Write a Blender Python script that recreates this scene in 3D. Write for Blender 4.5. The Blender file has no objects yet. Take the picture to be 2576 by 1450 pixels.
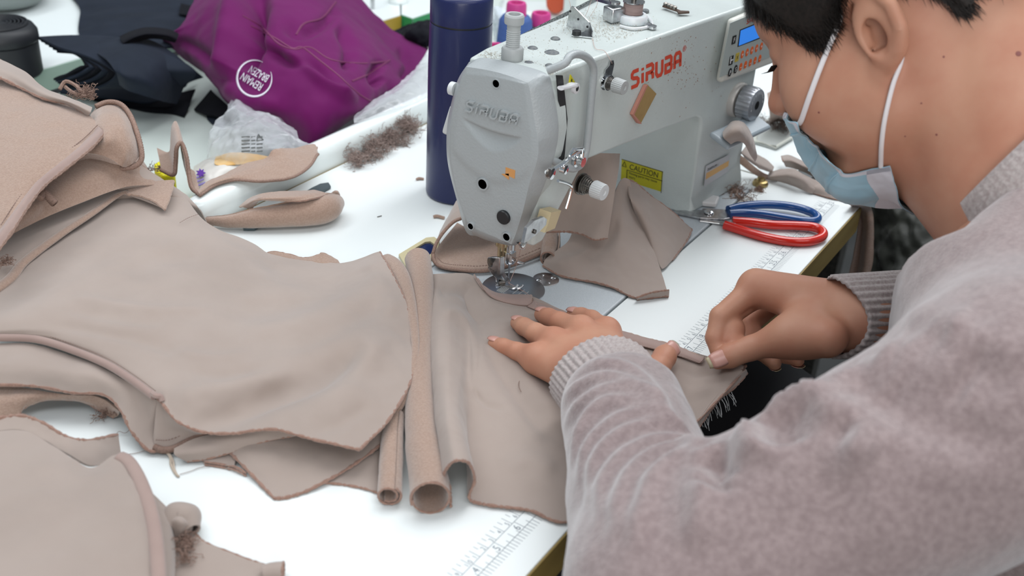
import bpy, bmesh, math, random
import numpy as np
from mathutils import Vector, Matrix, noise
random.seed(7); np.random.seed(7)
SC = bpy.context.scene
COL = SC.collection
TZ = 0.75                      # table top height above the floor (m); builders work in mm above the table top
PI = math.pi
# ------------------------------------------------------------------ camera
CR = np.array([0.5465469260790922, -0.8356261435892895, 0.05491271021892206])
CU = np.array([0.40021040508242045, 0.3182349261348227, 0.8593940676149266])
CF = np.array([0.7356072928249558, 0.4477225479446572, -0.5083565980733247])
CC = np.array([-350.438, -255.891, 534.938])
FPX = 2748.09
cam = bpy.data.cameras.new('camera'); camo = bpy.data.objects.new('camera', cam); COL.objects.link(camo)
cam.sensor_width = 36; cam.lens = FPX/2576*36; cam.clip_start = 0.02; cam.clip_end = 60
camo.matrix_world = Matrix(((CR[0], CU[0], -CF[0], CC[0]/1000), (CR[1], CU[1], -CF[1], CC[1]/1000),
                            (CR[2], CU[2], -CF[2], CC[2]/1000+TZ), (0, 0, 0, 1)))
cam.dof.use_dof = True; cam.dof.focus_distance = 1.0; cam.dof.aperture_fstop = 6.3
SC.camera = camo
# ------------------------------------------------------------------ world, lights, exposure
SC.view_settings.view_transform = 'Standard'; SC.view_settings.look = 'None'
SC.view_settings.gamma = 1; SC.view_settings.use_curve_mapping = False
SC.view_settings.exposure = -0.2
w = bpy.data.worlds.new('world'); SC.world = w; w.use_nodes = True
w.node_tree.nodes['Background'].inputs[0].default_value = (0.80, 0.90, 1.0, 1)
w.node_tree.nodes['Background'].inputs[1].default_value = 0.36
def area(name, loc, target, sx, sy, power, col=(1, 1, 1)):
    l = bpy.data.lights.new(name, 'AREA'); l.shape = 'RECTANGLE'; l.size = sx; l.size_y = sy; l.energy = power; l.color = col
    o = bpy.data.objects.new(name, l); COL.objects.link(o); o.location = loc
    o.rotation_euler = (Vector(target)-Vector(loc)).to_track_quat('-Z', 'Y').to_euler()
    return o
area('ceiling_tube_row_over', (0.75, 0.55, 2.45), (0.6, 0.35, 0.75), 2.8, 0.9, 24, (0.96, 0.98, 1.0))
area('ceiling_tube_row_back', (0.35, 1.6, 2.75), (0.45, 0.35, 0.75), 3.0, 0.5, 16, (0.95, 0.98, 1.0))
area('ceiling_tube_row_front', (-0.4, -0.9, 2.75), (0.4, 0.2, 0.75), 3.0, 0.6, 22, (0.97, 0.98, 1.0))
area('ceiling_tube_row_right', (1.9, 0.2, 2.6), (0.7, 0.2, 0.75), 0.6, 3.0, 30, (0.97, 0.98, 1.0))
area('side_fill', (-2.4, -2.0, 1.75), (0.45, 0.0, 0.9), 2.2, 1.5, 60, (1.0, 0.98, 0.95))  # added soft fill from behind camera left, brightens the face
# ------------------------------------------------------------------ helpers
def ray(px, py):
    return CF + (px-1288)/FPX*CR - (py-725)/FPX*CU
def on(px, py, z=0.0):          # point at height z (mm above the table) on a line of sight
    d = ray(px, py); return CC + (z-CC[2])/d[2]*d
def ax(px, py, x):
    d = ray(px, py); return CC + (x-CC[0])/d[0]*d
def ay(px, py, y):
    d = ray(px, py); return CC + (y-CC[1])/d[1]*d
def at(px, py, dep):
    return CC + ray(px, py)*dep
AFN = np.array([0.12, 1.0, 0.0]); AFN /= np.linalg.norm(AFN); AFP = np.array([476., 175., 0.])
def af(px, py, out=0.0):        # on the slanting front face of the machine arm
    d = ray(px, py); p0 = AFP-AFN*out; return CC + ((p0-CC)@AFN)/(d@AFN)*d
def V(p): return (p[0]/1000, p[1]/1000, p[2]/1000+TZ)
MATS = {}
def mat(name, col, rough=0.5, metal=0.0, col2=None, nscale=40, nmix=0.5, bump=0.0, bscale=400, sheen=0, spec=0.5, trans=0,
        alpha=1, emit=None, estr=0, sss=0, sssr=(1, .35, .2), coat=0, detail=4, bdist=0.0006, lo=.35, hi=.65, stretch=None):
    if name in MATS: return MATS[name]
    m = bpy.data.materials.new(name); m.use_nodes = True; nt = m.node_tree; b = nt.nodes['Principled BSDF']
    I = b.inputs
    I['Base Color'].default_value = (*col, 1); I['Roughness'].default_value = rough; I['Metallic'].default_value = metal
    I['Specular IOR Level'].default_value = spec; I['Sheen Weight'].default_value = sheen; I['Sheen Roughness'].default_value = 0.5
    I['Transmission Weight'].default_value = trans; I['Alpha'].default_value = alpha; I['Coat Weight'].default_value = coat
    if sss:
        I['Subsurface Weight'].default_value = sss; I['Subsurface Radius'].default_value = sssr; I['Subsurface Scale'].default_value = 0.006
    if emit: I['Emission Color'].default_value = (*emit, 1); I['Emission Strength'].default_value = estr
    tc = nt.nodes.new('ShaderNodeTexCoord'); src = tc.outputs['Object']
    if stretch:
        mp = nt.nodes.new('ShaderNodeMapping'); mp.inputs['Scale'].default_value = stretch; nt.links.new(src, mp.inputs[0]); src = mp.outputs[0]
    if col2:
        n = nt.nodes.new('ShaderNodeTexNoise'); n.inputs['Scale'].default_value = nscale; n.inputs['Detail'].default_value = detail
        r = nt.nodes.new('ShaderNodeMapRange'); r.inputs['From Min'].default_value = lo; r.inputs['From Max'].default_value = hi
        r.inputs['To Max'].default_value = nmix*2 if nmix < .5 else 1
        x = nt.nodes.new('ShaderNodeMix'); x.data_type = 'RGBA'
        x.inputs[6].default_value = (*col, 1); x.inputs[7].default_value = (*col2, 1)
        nt.links.new(src, n.inputs['Vector']); nt.links.new(n.outputs[0], r.inputs[0]); nt.links.new(r.outputs[0], x.inputs[0])
        nt.links.new(x.outputs[2], I['Base Color'])
    if bump:
        n2 = nt.nodes.new('ShaderNodeTexNoise'); n2.inputs['Scale'].default_value = bscale; n2.inputs['Detail'].default_value = 3
        bp = nt.nodes.new('ShaderNodeBump'); bp.inputs['Strength'].default_value = bump; bp.inputs['Distance'].default_value = bdist
        nt.links.new(src, n2.inputs['Vector']); nt.links.new(n2.outputs[0], bp.inputs['Height']); nt.links.new(bp.outputs[0], I['Normal'])
    MATS[name] = m
    return m
def link(name, me, m=None, parent=None, smooth=True):
    o = bpy.data.objects.new(name, me); COL.objects.link(o)
    if m is not None:
        for k in (m if isinstance(m, (list, tuple)) else [m]): me.materials.append(k)
    if smooth:
        me.polygons.foreach_set('use_smooth', [True]*len(me.polygons))
    if parent is not None: o.parent = parent; o.matrix_parent_inverse = Matrix.Translation(-Vector(parent.location))
    return o
def tag(o, label=None, cat=None, group=None, kind=None):
    if label: o['label'] = label
    if cat: o['category'] = cat
    if group: o['group'] = group
    if kind: o['kind'] = kind
    return o
def thing(name, label, cat, p=(0, 0, 0), group=None):
    o = bpy.data.objects.new(name, None); COL.objects.link(o); o.location = V(p); o.empty_display_size = 0.02
    return tag(o, label, cat, group)
def me_of(verts, faces, name='m', mm=True):
    me = bpy.data.meshes.new(name)
    me.from_pydata([V(v) for v in verts] if mm else [tuple(v) for v in verts], [], [tuple(int(i) for i in f) for f in faces]); me.update()
    return me
def fix(me):
    bm = bmesh.new(); bm.from_mesh(me); bmesh.ops.recalc_face_normals(bm, faces=bm.faces); bm.to_mesh(me); bm.free(); return me
def bevel(o, wd, seg=2, ang=0.6):
    b = o.modifiers.new('bevel', 'BEVEL'); b.width = wd/1000; b.segments = seg; b.limit_method = 'ANGLE'; b.angle_limit = ang
    return o
def sharp(o, ang=0.6):
    me = o.data
    try: me.set_sharp_from_angle(angle=ang)
    except Exception: pass
    return o
class MB:                        # collects shapes (mm), builds ONE mesh object
    def __init__(s): s.v = []; s.f = []
    def add(s, v, f):
        k = len(s.v); s.v += [tuple(map(float, p)) for p in v]; s.f += [tuple(i+k for i in q) for q in f]; return s
    def box(s, x0, x1, y0, y1, z0, z1):
        return s.add([(x0, y0, z0), (x1, y0, z0), (x1, y1, z0), (x0, y1, z0), (x0, y0, z1), (x1, y0, z1), (x1, y1, z1), (x0, y1, z1)],
                     [(0, 3, 2, 1), (4, 5, 6, 7), (0, 1, 5, 4), (1, 2, 6, 5), (2, 3, 7, 6), (3, 0, 4, 7)])
    def obox(s, c, a, b, n):     # centre and three half-axis vectors
        c, a, b, n = map(np.array, (c, a, b, n)); vs = [c+i*a+j*b+k*n for k in (-1, 1) for (i, j) in ((-1, -1), (1, -1), (1, 1), (-1, 1))]
        return s.add(vs, [(0, 3, 2, 1), (4, 5, 6, 7), (0, 1, 5, 4), (1, 2, 6, 5), (2, 3, 7, 6), (3, 0, 4, 7)])
    def tube(s, pts, r, seg=10, cap=True, closed=False, flat=1.0):
        P = [np.array(p, float) for p in pts]; n = len(P); R = np.interp(np.linspace(0, 1, n), np.linspace(0, 1, len(r)), r) if isinstance(r, (list, tuple, np.ndarray)) else [r]*n
        prev = None; k = len(s.v)
        for i in range(n):
            if closed: t = P[(i+1) % n]-P[i-1]
            else: t = P[min(i+1, n-1)]-P[max(i-1, 0)]
            t = t/(np.linalg.norm(t)+1e-9)
            if prev is None:
                a = np.array((0, 0, 1.)) if abs(t[2]) < .9 else np.array((1., 0, 0))
                u = np.cross(t, a)
            else: u = prev-t*(prev@t)
            u /= np.linalg.norm(u)+1e-9; prev = u; v = np.cross(t, u)
            for j in range(seg):
                an = 2*PI*j/seg; s.v.append(tuple(P[i]+R[i]*(math.cos(an)*u+math.sin(an)*v*flat)))
        m = n if closed else n-1
        for i in range(m):
            for j in range(seg):
                a, b = k+i*seg+j, k+i*seg+(j+1) % seg; i2 = (i+1) % n; c, d = k+i2*seg+(j+1) % seg, k+i2*seg+j
                s.f.append((a, b, c, d))
        if cap and not closed:
            s.f.append(tuple(k+j for j in reversed(range(seg)))); s.f.append(tuple(k+(n-1)*seg+j for j in range(seg)))
        return s
    def lathe(s, prof, c, axis=(0, 0, 1), seg=32, ribs=0, ribd=0, rows=None):   # prof: (radius, distance along axis)
        c = np.array(c, float); w_ = np.array(axis, float); w_ /= np.linalg.norm(w_)
        a = np.array((0, 0, 1.)) if abs(w_[2]) < .9 else np.array((1., 0, 0)); u = np.cross(w_, a); u /= np.linalg.norm(u); v = np.cross(w_, u)
        k = len(s.v); n = len(prof)
        for i, (r, h) in enumerate(prof):
            for j in range(seg):
                an = 2*PI*j/seg; rr = r
                if ribs and (rows is None or i in rows): rr = r-ribd*(0.5+0.5*math.cos(an*ribs))
                s.v.append(tuple(c+w_*h+rr*(math.cos(an)*u+math.sin(an)*v)))
        for i in range(n-1):
            for j in range(seg): s.f.append((k+i*seg+j, k+i*seg+(j+1) % seg, k+(i+1)*seg+(j+1) % seg, k+(i+1)*seg+j))
        if prof[0][0] > 1e-4: s.f.append(tuple(k+j for j in reversed(range(seg))))
        if prof[-1][0] > 1e-4: s.f.append(tuple(k+(n-1)*seg+j for j in range(seg)))
        return s
    def prism(s, poly, n):       # planar polygon (3D points) swept along n
        p = [np.array(q, float) for q in poly]; n = np.array(n, float); m = len(p)
        return s.add(p+[q+n for q in p], [tuple(range(m))]+[tuple(reversed(range(m, 2*m)))]+[(i, i+m, (i+1) % m+m, (i+1) % m) for i in range(m)])
    def rings(s, R, cap=True, closed=False):
        k = len(s.v); n = len(R[0])
        for q in R: s.v += [tuple(map(float, p)) for p in q]
        for i in range(len(R)-1):
            for j in range(n): s.f.append((k+i*n+j, k+i*n+(j+1) % n, k+(i+1)*n+(j+1) % n, k+(i+1)*n+j))
        if cap: s.f.append(tuple(k+j for j in reversed(range(n)))); s.f.append(tuple(k+(len(R)-1)*n+j for j in range(n)))
        return s
    def build(s, name, m=None, parent=None, smooth=True, sh=0.6):
        me = fix(me_of(s.v, s.f, name)); o = link(name, me, m, parent, smooth)
        if smooth and sh: sharp(o, sh)
        return o
def cr(P, n):                    # Catmull-Rom through points, n samples
    P = np.array(P, float); m = len(P)
    t = np.linspace(0, m-1, n); i = np.clip(t.astype(int), 0, m-2); u = (t-i)[:, None]
    g = lambda k: P[np.clip(k, 0, m-1)]
    p0 = np.where((i-1 < 0)[:, None], 2*P[0]-P[1], g(i-1)); p1, p2 = g(i), g(i+1)
    p3 = np.where((i+2 > m-1)[:, None], 2*P[-1]-P[-2], g(i+2))
    return 0.5*((2*p1)+(-p0+p2)*u+(2*p0-5*p1+4*p2-p3)*u*u+(-p0+3*p1-3*p2+p3)*u**3)
def fbm(p, s, o=3):
    return noise.fractal(Vector((p[0]*s, p[1]*s, p[2]*s)), 1.0, 2.0, o)
def grid_of(rows, nu, nv):       # rows of 3D points -> (nv, nu, 3) smooth grid
    A = [cr(r, nu) for r in rows]; A = np.array(A); out = np.zeros((nv, nu, 3))
    for j in range(nu): out[:, j] = cr(A[:, j], nv)
    return out
def gnorm(G):
    du = np.gradient(G, axis=1); dv = np.gradient(G, axis=0); n = np.cross(du, dv); return n/(np.linalg.norm(n, axis=2, keepdims=True)+1e-9)
def fold_fall(Q, pl, w_):        # soft ridge profile around a polyline (same units as Q), fading at both ends
    c = cr(np.array(pl, float), 40); best = np.full(Q.shape[:-1], 1e9); bt = np.zeros(Q.shape[:-1])
    for i in range(39):
        a, b = c[i], c[i+1]; ba = b-a; t = np.clip(((Q-a)@ba)/(ba@ba+1e-9), 0, 1); d = np.linalg.norm(Q-a-t[..., None]*ba, axis=-1)
        m = d < best; best = np.where(m, d, best); bt = np.where(m, (i+t)/39, bt)
    return np.exp(-(best/w_)**2)*np.clip(np.sin(PI*np.clip(bt, .0, 1.))*1.8, .0, 1)
def cloth(name, rows, m, parent=None, nu=90, nv=60, th=1.6, wr=0.6, ws=0.03, lab=None, px=True, seed=0, edge=None, edges='', er=1.0, zmin=None, folds=()):
    """rows of (px,py,height) control points along lines of sight, or of world points; a thick sheet with wrinkles"""
    R = [[on(*p) for p in r] for r in rows] if px else rows
    G = grid_of(R, nu, nv); N = gnorm(G)
    if np.mean(N[..., 2]) < 0: N = -N
    for i in range(nv):
        for j in range(nu):
            p = G[i, j]; d = wr*(fbm(p+seed*37, ws, 3)+0.35*fbm(p*1.0+seed*11+5, ws*3.3, 2))
            G[i, j] = p+N[i, j]*d
    if folds:
        D_ = G-CC; z_ = D_@CF; Q = np.stack([1288+FPX*(D_@CR)/z_, 725-FPX*(D_@CU)/z_], -1)
        for pl, h, w_ in folds: G = G+N*(h*fold_fall(Q, pl, w_))[..., None]
        N = gnorm(G); N = -N if np.mean(N[..., 2]) < 0 else N
    if zmin is not None: G[..., 2] = np.where(G[..., 1] > 3, np.maximum(G[..., 2], zmin), G[..., 2])
    top = G; bot = G-N*th
    v = list(top.reshape(-1, 3))+list(bot.reshape(-1, 3)); o_ = nu*nv; f = []
    for i in range(nv-1):
        for j in range(nu-1):
            a = i*nu+j; f.append((a, a+1, a+nu+1, a+nu)); f.append((o_+a+nu, o_+a+nu+1, o_+a+1, o_+a))
    rim = [j for j in range(nu)]+[i*nu+nu-1 for i in range(1, nv)]+[(nv-1)*nu+j for j in range(nu-2, -1, -1)]+[i*nu for i in range(nv-2, 0, -1)]
    for a, b in zip(rim, rim[1:]+rim[:1]): f.append((b, a, o_+a, o_+b))
    me = fix(me_of(v, f, name)); o = link(name, me, m, parent)
    try: o.data.set_sharp_from_angle(angle=1.2)
    except Exception: pass
    if lab: o['label'] = lab
    ed = {'t': G[0], 'b': G[-1], 'l': G[:, 0], 'r': G[:, -1]}
    for k in edges:
        c = ed[k]-{'t': N[0], 'b': N[-1], 'l': N[:, 0], 'r': N[:, -1]}[k]*th*.5
        MB().tube(c, [er*(1+.25*math.sin(q*2.1+q*q*.37)) for q in range(len(c))], 6).build('raw_edge', edge, o)
    return o, G, N
def stitches(name, G, idx, m, parent, n, r=.35, ln=1.6, off=.5, N=None):   # short thread dashes along a polyline
    c = cr(G, n+1); mb = MB()
    for a, b in zip(c[:-1], c[1:]):
        d = b-a; mb.tube([a+d*.12+np.array((0, 0, off)), a+d*.5+np.array((0, 0, off+.25)), a+d*.78+np.array((0, 0, off))], r, 5)
    o = mb.build(name, m, parent); o['kind'] = 'stuff'; return o
def blend(pts, n=60): return cr(np.array(pts, float), n)
def text(name, body, size, origin, xd, yd, m, parent=None, ext=0.1, align='LEFT', sx=1.0):
    """flat lettering built as a mesh: origin (mm), xd reading direction, yd up direction"""
    cu = bpy.data.curves.new('t', 'FONT'); cu.body = body; cu.size = size; cu.extrude = ext; cu.align_x = align
    to = bpy.data.objects.new('t', cu); COL.objects.link(to)
    bpy.context.view_layer.update()
    me = bpy.data.meshes.new_from_object(to.evaluated_get(bpy.context.evaluated_depsgraph_get()))
    bpy.data.objects.remove(to); bpy.data.curves.remove(cu)
    x = np.array(xd, float); x /= np.linalg.norm(x); y = np.array(yd, float); y -= x*(x@y); y /= np.linalg.norm(y); z = np.cross(x, y); o = np.array(origin, float)
    v = np.zeros(len(me.vertices)*3); me.vertices.foreach_get('co', v); v = v.reshape(-1, 3)
    Wd = o+v[:, :1]*x*sx+v[:, 1:2]*y+v[:, 2:]*z
    f = [tuple(p.vertices) for p in me.polygons]; bpy.data.meshes.remove(me)
    if name is None: return Wd, f
    return MB().add(Wd, f).build(name, m, parent, smooth=False)
def strokes(polys, wd, origin, xd, yd, ht=0.3, mb=None):
    """letter strokes (2D polylines) swept into flat ribbons with mitred corners, on a plane"""
    mb = mb or MB(); x = np.array(xd, float); y = np.array(yd, float)
    n = np.cross(x, y); n = n/np.linalg.norm(n)*ht; o = np.array(origin, float)
    for pl in polys:
        p = [np.array(q, float) for q in pl]; L = []; Rr = []
        for i in range(len(p)):
            d0 = p[i]-p[i-1] if i else p[1]-p[0]; d1 = p[i+1]-p[i] if i < len(p)-1 else d0
            d0 = d0/np.linalg.norm(d0); d1 = d1/np.linalg.norm(d1); n0 = np.array((-d0[1], d0[0])); n1 = np.array((-d1[1], d1[0]))
            b = (n0+n1); b /= max(1e-6, np.linalg.norm(b)); k = wd/2/max(.45, b@n0); L.append(p[i]+b*k); Rr.append(p[i]-b*k)
        q = L+Rr[::-1]; m = len(L); P3 = [o+a[0]*x+a[1]*y for a in q]; P4 = [c+n for c in P3]
        f = []; t = 2*m
        for i in range(m-1):
            a, b2, c, d = i, i+1, t-2-i, t-1-i; f += [(a+t, b2+t, c+t, d+t), (d, c, b2, a)]
        for i in range(t): f.append((i, (i+1) % t, (i+1) % t+t, i+t))
        mb.add(P3+P4, f)
    return mb
# ---- signed-distance sculpting (numpy), used for the figure
def rcone(P, a, b, ra, rb):
    a = np.array(a, float); b = np.array(b, float); ba = b-a; pa = P-a; h = np.clip((pa@ba)/(ba@ba), 0, 1)
    return np.linalg.norm(pa-h[..., None]*ba, axis=-1)-(ra+(rb-ra)*h)
def ellip(P, c, r, M=None):
    q = P-np.array(c, float)
    if M is not None: q = q@np.array(M).T
    r = np.array(r, float); k0 = np.linalg.norm(q/r, axis=-1); k1 = np.linalg.norm(q/(r*r), axis=-1)
    return k0*(k0-1)/(k1+1e-9)
def smin(a, b, k):
    h = np.clip(0.5+0.5*(b-a)/k, 0, 1); return b*(1-h)+a*h-k*h*(1-h)
def smax(a, b, k): return -smin(-a, -b, k)
def sdf_mesh(fn, lo, hi, h, blk=24):
    """surface nets over a block-culled distance field"""
    lo = np.array(lo, float); n = np.ceil((np.array(hi)-lo)/h).astype(int)+1
    D = np.full(tuple(n), 9.0*h, np.float32)
    for i in range(0, n[0], blk):
        for j in range(0, n[1], blk):
            for k in range(0, n[2], blk):
                e = np.minimum((i+blk, j+blk, k+blk), n); c = lo+h*(np.array((i, j, k))+e-1)/2
                d = float(fn(c[None])[0]); rad = h*blk*0.9
                if abs(d) > rad*1.25: D[i:e[0], j:e[1], k:e[2]] = d; continue
                g = np.stack(np.meshgrid(*[lo[a]+h*np.arange((i, j, k)[a], e[a]) for a in range(3)], indexing='ij'), -1)
                D[i:e[0], j:e[1], k:e[2]] = fn(g.reshape(-1, 3)).reshape(g.shape[:3])
    S = D < 0
    cnt = np.zeros(tuple(n-1), np.int8)
    for a in (0, 1):
        for b in (0, 1):
            for c in (0, 1): cnt += S[a:n[0]-1+a, b:n[1]-1+b, c:n[2]-1+c]
    act = (cnt > 0) & (cnt < 8); idx = np.argwhere(act); vid = np.full(act.shape, -1, np.int64); vid[act] = np.arange(len(idx))
    acc = np.zeros((len(idx), 3)); w_ = np.zeros(len(idx))
    cs = [(a, b, c) for a in (0, 1) for b in (0, 1) for c in (0, 1)]
    val = {c: D[idx[:, 0]+c[0], idx[:, 1]+c[1], idx[:, 2]+c[2]] for c in cs}
    for c in cs:
        for axx in range(3):
            if c[axx]: continue
            d = list(c); d[axx] = 1; d = tuple(d); a, b = val[c], val[d]; m = (a < 0) != (b < 0)
            t = np.where(m, a/np.where(m, a-b, 1), 0); p = np.tile(np.array(c, float), (len(idx), 1)); p[:, axx] += t
            acc[m] += p[m]; w_[m] += 1
    vert = lo+h*(idx+acc/w_[:, None]); F = []
    for axx in range(3):
        o1, o2 = [q for q in range(3) if q != axx]
        sl0 = [slice(None)]*3; sl1 = [slice(None)]*3; sl0[axx] = slice(0, -1); sl1[axx] = slice(1, None)
        ch = S[tuple(sl0)] != S[tuple(sl1)]; e = np.argwhere(ch)
        e = e[(e[:, o1] > 0) & (e[:, o2] > 0) & (e[:, o1] < n[o1]-1) & (e[:, o2] < n[o2]-1)]
        q = []
        for da, db in ((-1, -1), (0, -1), (0, 0), (-1, 0)):
            t = e.copy(); t[:, o1] += da; t[:, o2] += db; q.append(vid[t[:, 0], t[:, 1], t[:, 2]])
        q = np.stack(q, 1); fl = S[e[:, 0], e[:, 1], e[:, 2]] ^ (axx == 1); q[~fl] = q[~fl][:, ::-1]; F.append(q)
    F = np.concatenate(F); F = F[(F >= 0).all(1)]
    return vert, F
def relax(v, F, it=2, lam=.5):
    e = np.concatenate([F[:, [0, 1]], F[:, [1, 2]], F[:, [2, 3]], F[:, [3, 0]]]); v = v.copy()
    for _ in range(it):
        s = np.zeros_like(v); c = np.zeros(len(v))
        for a, b in ((0, 1), (1, 0)):
            np.add.at(s, e[:, a], v[e[:, b]]); np.add.at(c, e[:, a], 1)
        v += lam*(s/np.maximum(c, 1)[:, None]-v)
    return v
def vnorm(v, F):
    n = np.cross(v[F[:, 2]]-v[F[:, 0]], v[F[:, 3]]-v[F[:, 1]]); s = np.zeros_like(v)
    for k in range(4): np.add.at(s, F[:, k], n)
    return s/(np.linalg.norm(s, axis=1, keepdims=True)+1e-9)
# ------------------------------------------------------------------ materials
M_LAM = mat('white_laminate', (.80, .84, .835), .32, col2=(.77, .815, .81), nscale=6, bump=.02, bscale=900)
M_EDGE = mat('wood_edge_band', (.29, .205, .06), .5, col2=(.23, .155, .042), nscale=60, stretch=(.15, 1, 1))
M_CORE = mat('chipboard', (.20, .13, .07), .8, col2=(.12, .08, .04), nscale=300)
M_INK = mat('ruler_ink', (.11, .14, .18), .6)
M_RAIL = mat('white_glossy_plastic', (.80, .86, .85), .18, coat=.3)
M_TROUGH = mat('shaded_shelf_top', (.62, .69, .65), .4)  # grey-green tone carries the shade of rail and garments
M_FAR = mat('far_table_top', (.78, .84, .84), .4)
M_FLOOR = mat('workshop_floor', (.03, .033, .033), .6, col2=(.045, .046, .045), nscale=8)
M_WALL = mat('workshop_wall', (.55, .58, .58), .8, col2=(.5, .53, .53), nscale=3)
M_STEEL = mat('steel', (.62, .63, .64), .25, 1.0, col2=(.45, .45, .46), nscale=200)
M_CHROME = mat('chrome', (.80, .81, .82), .10, 1.0)
M_DSTEEL = mat('dark_steel', (.16, .15, .14), .35, 1.0, col2=(.30, .28, .25), nscale=150)
M_BLACK = mat('black_plastic', (.012, .013, .015), .4)
M_HOLE = mat('hole_dark', (.02, .02, .022), .6)
# ------------------------------------------------------------------ setting
def slab(name, x0, x1, y0, y1, z0, z1, m, kind='structure'):
    o = MB().box(x0, x1, y0, y1, z0, z1).build(name, m, None, smooth=False)
    if kind: o['kind'] = kind
    return o
slab('floor', -3000, 5000, -2600, 5000, -770, -750, M_FLOOR)
slab('wall_back', -3000, 5000, 5000, 5080, -770, 2250, M_WALL)
slab('wall_right', 5000, 5080, -2600, 5080, -770, 2250, M_WALL)
# ------------------------------------------------------------------ sewing table with printed ruler
X0, X1, Y1, TH = -520, 831.5, 527, 34
table = thing('sewing_table', 'white laminate sewing table with printed ruler and wood edge, under machine', 'table', (150, 260, -750))
hx0, hx1, hy0, hy1 = 356, 790, 118.2, 301
bm = MB()
xs, ys = [X0, hx0, hx1, X1], [1.5, hy0, hy1, Y1]
for i in range(3):
    for j in range(3):
        if (i, j) != (1, 1): bm.box(xs[i], xs[i+1], ys[j], ys[j+1], -TH, 0)
me = me_of(bm.v, bm.f); b_ = bmesh.new(); b_.from_mesh(me); bmesh.ops.remove_doubles(b_, verts=b_.verts, dist=1e-6)
seen = {}
for f in list(b_.faces):
    c = tuple(round(q, 5) for q in f.calc_center_median()); seen.setdefault(c, []).append(f)
bmesh.ops.delete(b_, geom=[f for l in seen.values() if len(l) > 1 for f in l], context='FACES')
bmesh.ops.recalc_face_normals(b_, faces=b_.faces); b_.to_mesh(me); b_.free()
bevel(link('tabletop', me, M_LAM, table, smooth=False), .8, 2)
eb = MB().box(X0, X1+.2, -.2, 1.5, -TH+.5, -.7).build('edge_band', M_EDGE, table, smooth=False); bevel(eb, .5)
eb = MB().box(X1, X1+1.4, .5, Y1, -TH+.5, -.7).build('edge_band', M_EDGE, table, smooth=False); bevel(eb, .5)
MB().box(-440, 760, 150, 200, -TH-40, -TH).box(-440, 760, 400, 450, -TH-40, -TH).build('frame', M_DSTEEL, table, smooth=False)
for lx in (-440, 710):
    for ly in (150, 400):
        MB().box(lx, lx+50, ly, ly+50, -750, -TH-40).build('leg', M_DSTEEL, table, smooth=False)
# ruler printed along the front edge
UPY, LOY, IN = 36.1, 27.23, 25.4
mb = MB()
def bar(x0, x1, y0, y1): mb.add([(x0, y0, .06), (x1, y0, .06), (x1, y1, .06), (x0, y1, .06)], [(0, 1, 2, 3)])
lw = .40
bar(-100, 812.8, UPY-lw/2, UPY+lw/2); bar(-100, 812.8, LOY-lw/2, LOY+lw/2)
for c in range(-9, 82):
    bar(c*10-lw/2, c*10+lw/2, UPY, UPY+9.2)
    if c < 81: bar(c*10+5-lw/2, c*10+5+lw/2, UPY+5.0, UPY+9.2)
for k in range(-24, 257):
    x = k*IN/8; l = LOY if k % 8 else LOY
    bar(x-lw/2, x+lw/2, LOY-6.6, LOY)
    if k % 8 == 0: bar(x-lw/2, x+lw/2, LOY, UPY)
    elif k % 4 == 0: bar(x-lw/2, x+lw/2, LOY, LOY+6.0)
    elif k % 2 == 0: bar(x-lw/2, x+lw/2, LOY, LOY+3.0)
glyph = {d: text(None, d, 1, (0, 0, 0), (1, 0, 0), (0, 1, 0), None, ext=0) for d in '0123456789'}
def digit(d, cx, cy, h, sx=.8):
    v, f = glyph[d]; s = h/.70; w_ = (v[:, 0].max()+v[:, 0].min())/2
    mb.add([((p[0]-w_)*s*sx+cx, p[1]*s+cy, .06) for p in v], f)
for c in range(-9, 82):
    x = c*10; t = str(abs(c) % 10)
    if c % 10 == 0 and c > 0: digit(str(c//10), x-2.0, UPY+.9, 3.9); digit('0', x+2.2, UPY+.9, 3.9)
    elif c > 0: digit(t, x-2.4, UPY+.9, 3.9)
for k in range(1, 33):
    x = k*IN; t = str(k)
    if k < 10: digit(t, x-3.6, LOY+1.3, 6.0, .85)
    else: digit(t[0], x-3.2, LOY+1.3, 6.0, .85); digit(t[1], x+3.2, LOY+1.3, 6.0, .85)
ru = mb.build('ruler_print', M_INK, table, smooth=False); ru['label'] = 'grey printed inch and centimetre ruler'
# ------------------------------------------------------------------ rail and surfaces behind the table
rail = thing('divider_rail', 'long white glossy plastic rail along the back of sewing table', 'rail', (700, 555, -40))
prof = [(531, -30), (530.3, 15), (532, 24), (538, 28.5), (546, 29.5), (553, 27), (556, 18), (557, -30)]
mb = MB(); Rr = []
for x in (322, 326, 334, 1500): Rr.append([(x, y if x > 326 else 543+(y-543)*(.7 if x == 322 else .93), z if x > 326 else z-(6 if x == 322 else 1.5)) for y, z in prof])
mb.rings(Rr).build('rail_body', M_RAIL, rail, sh=.9)
MB().box(322, 1500, 527.5, 529.8, -25, -1.2).build('seam_strip', M_EDGE, rail, smooth=False)
MB().box(330, 1490, 533, 556, -330, -30).build('support', M_DSTEEL, rail, smooth=False)
for x in (380, 1440): MB().box(x, x+40, 533, 556, -750, -330).build('leg', M_DSTEEL, rail, smooth=False)
tr = thing('trough_shelf', 'sunken shelf behind the white rail, shade painted in as pale grey-green', 'shelf', (700, 800, -750))
MB().box(-500, 2200, 560, 1040, -70, -40).build('shelf_top', M_TROUGH, tr, smooth=False)
for x in (-450, 2100): MB().box(x, x+50, 700, 750, -750, -70).build('leg', M_DSTEEL, tr, smooth=False)
ft = thing('far_table', 'white table beyond the black canister, at upper left', 'table', (300, 1500, -750))
bevel(MB().box(-500, 960, 1042, 2300, -34, 0).build('tabletop', M_FAR, ft, smooth=False), 1.5)
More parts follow.
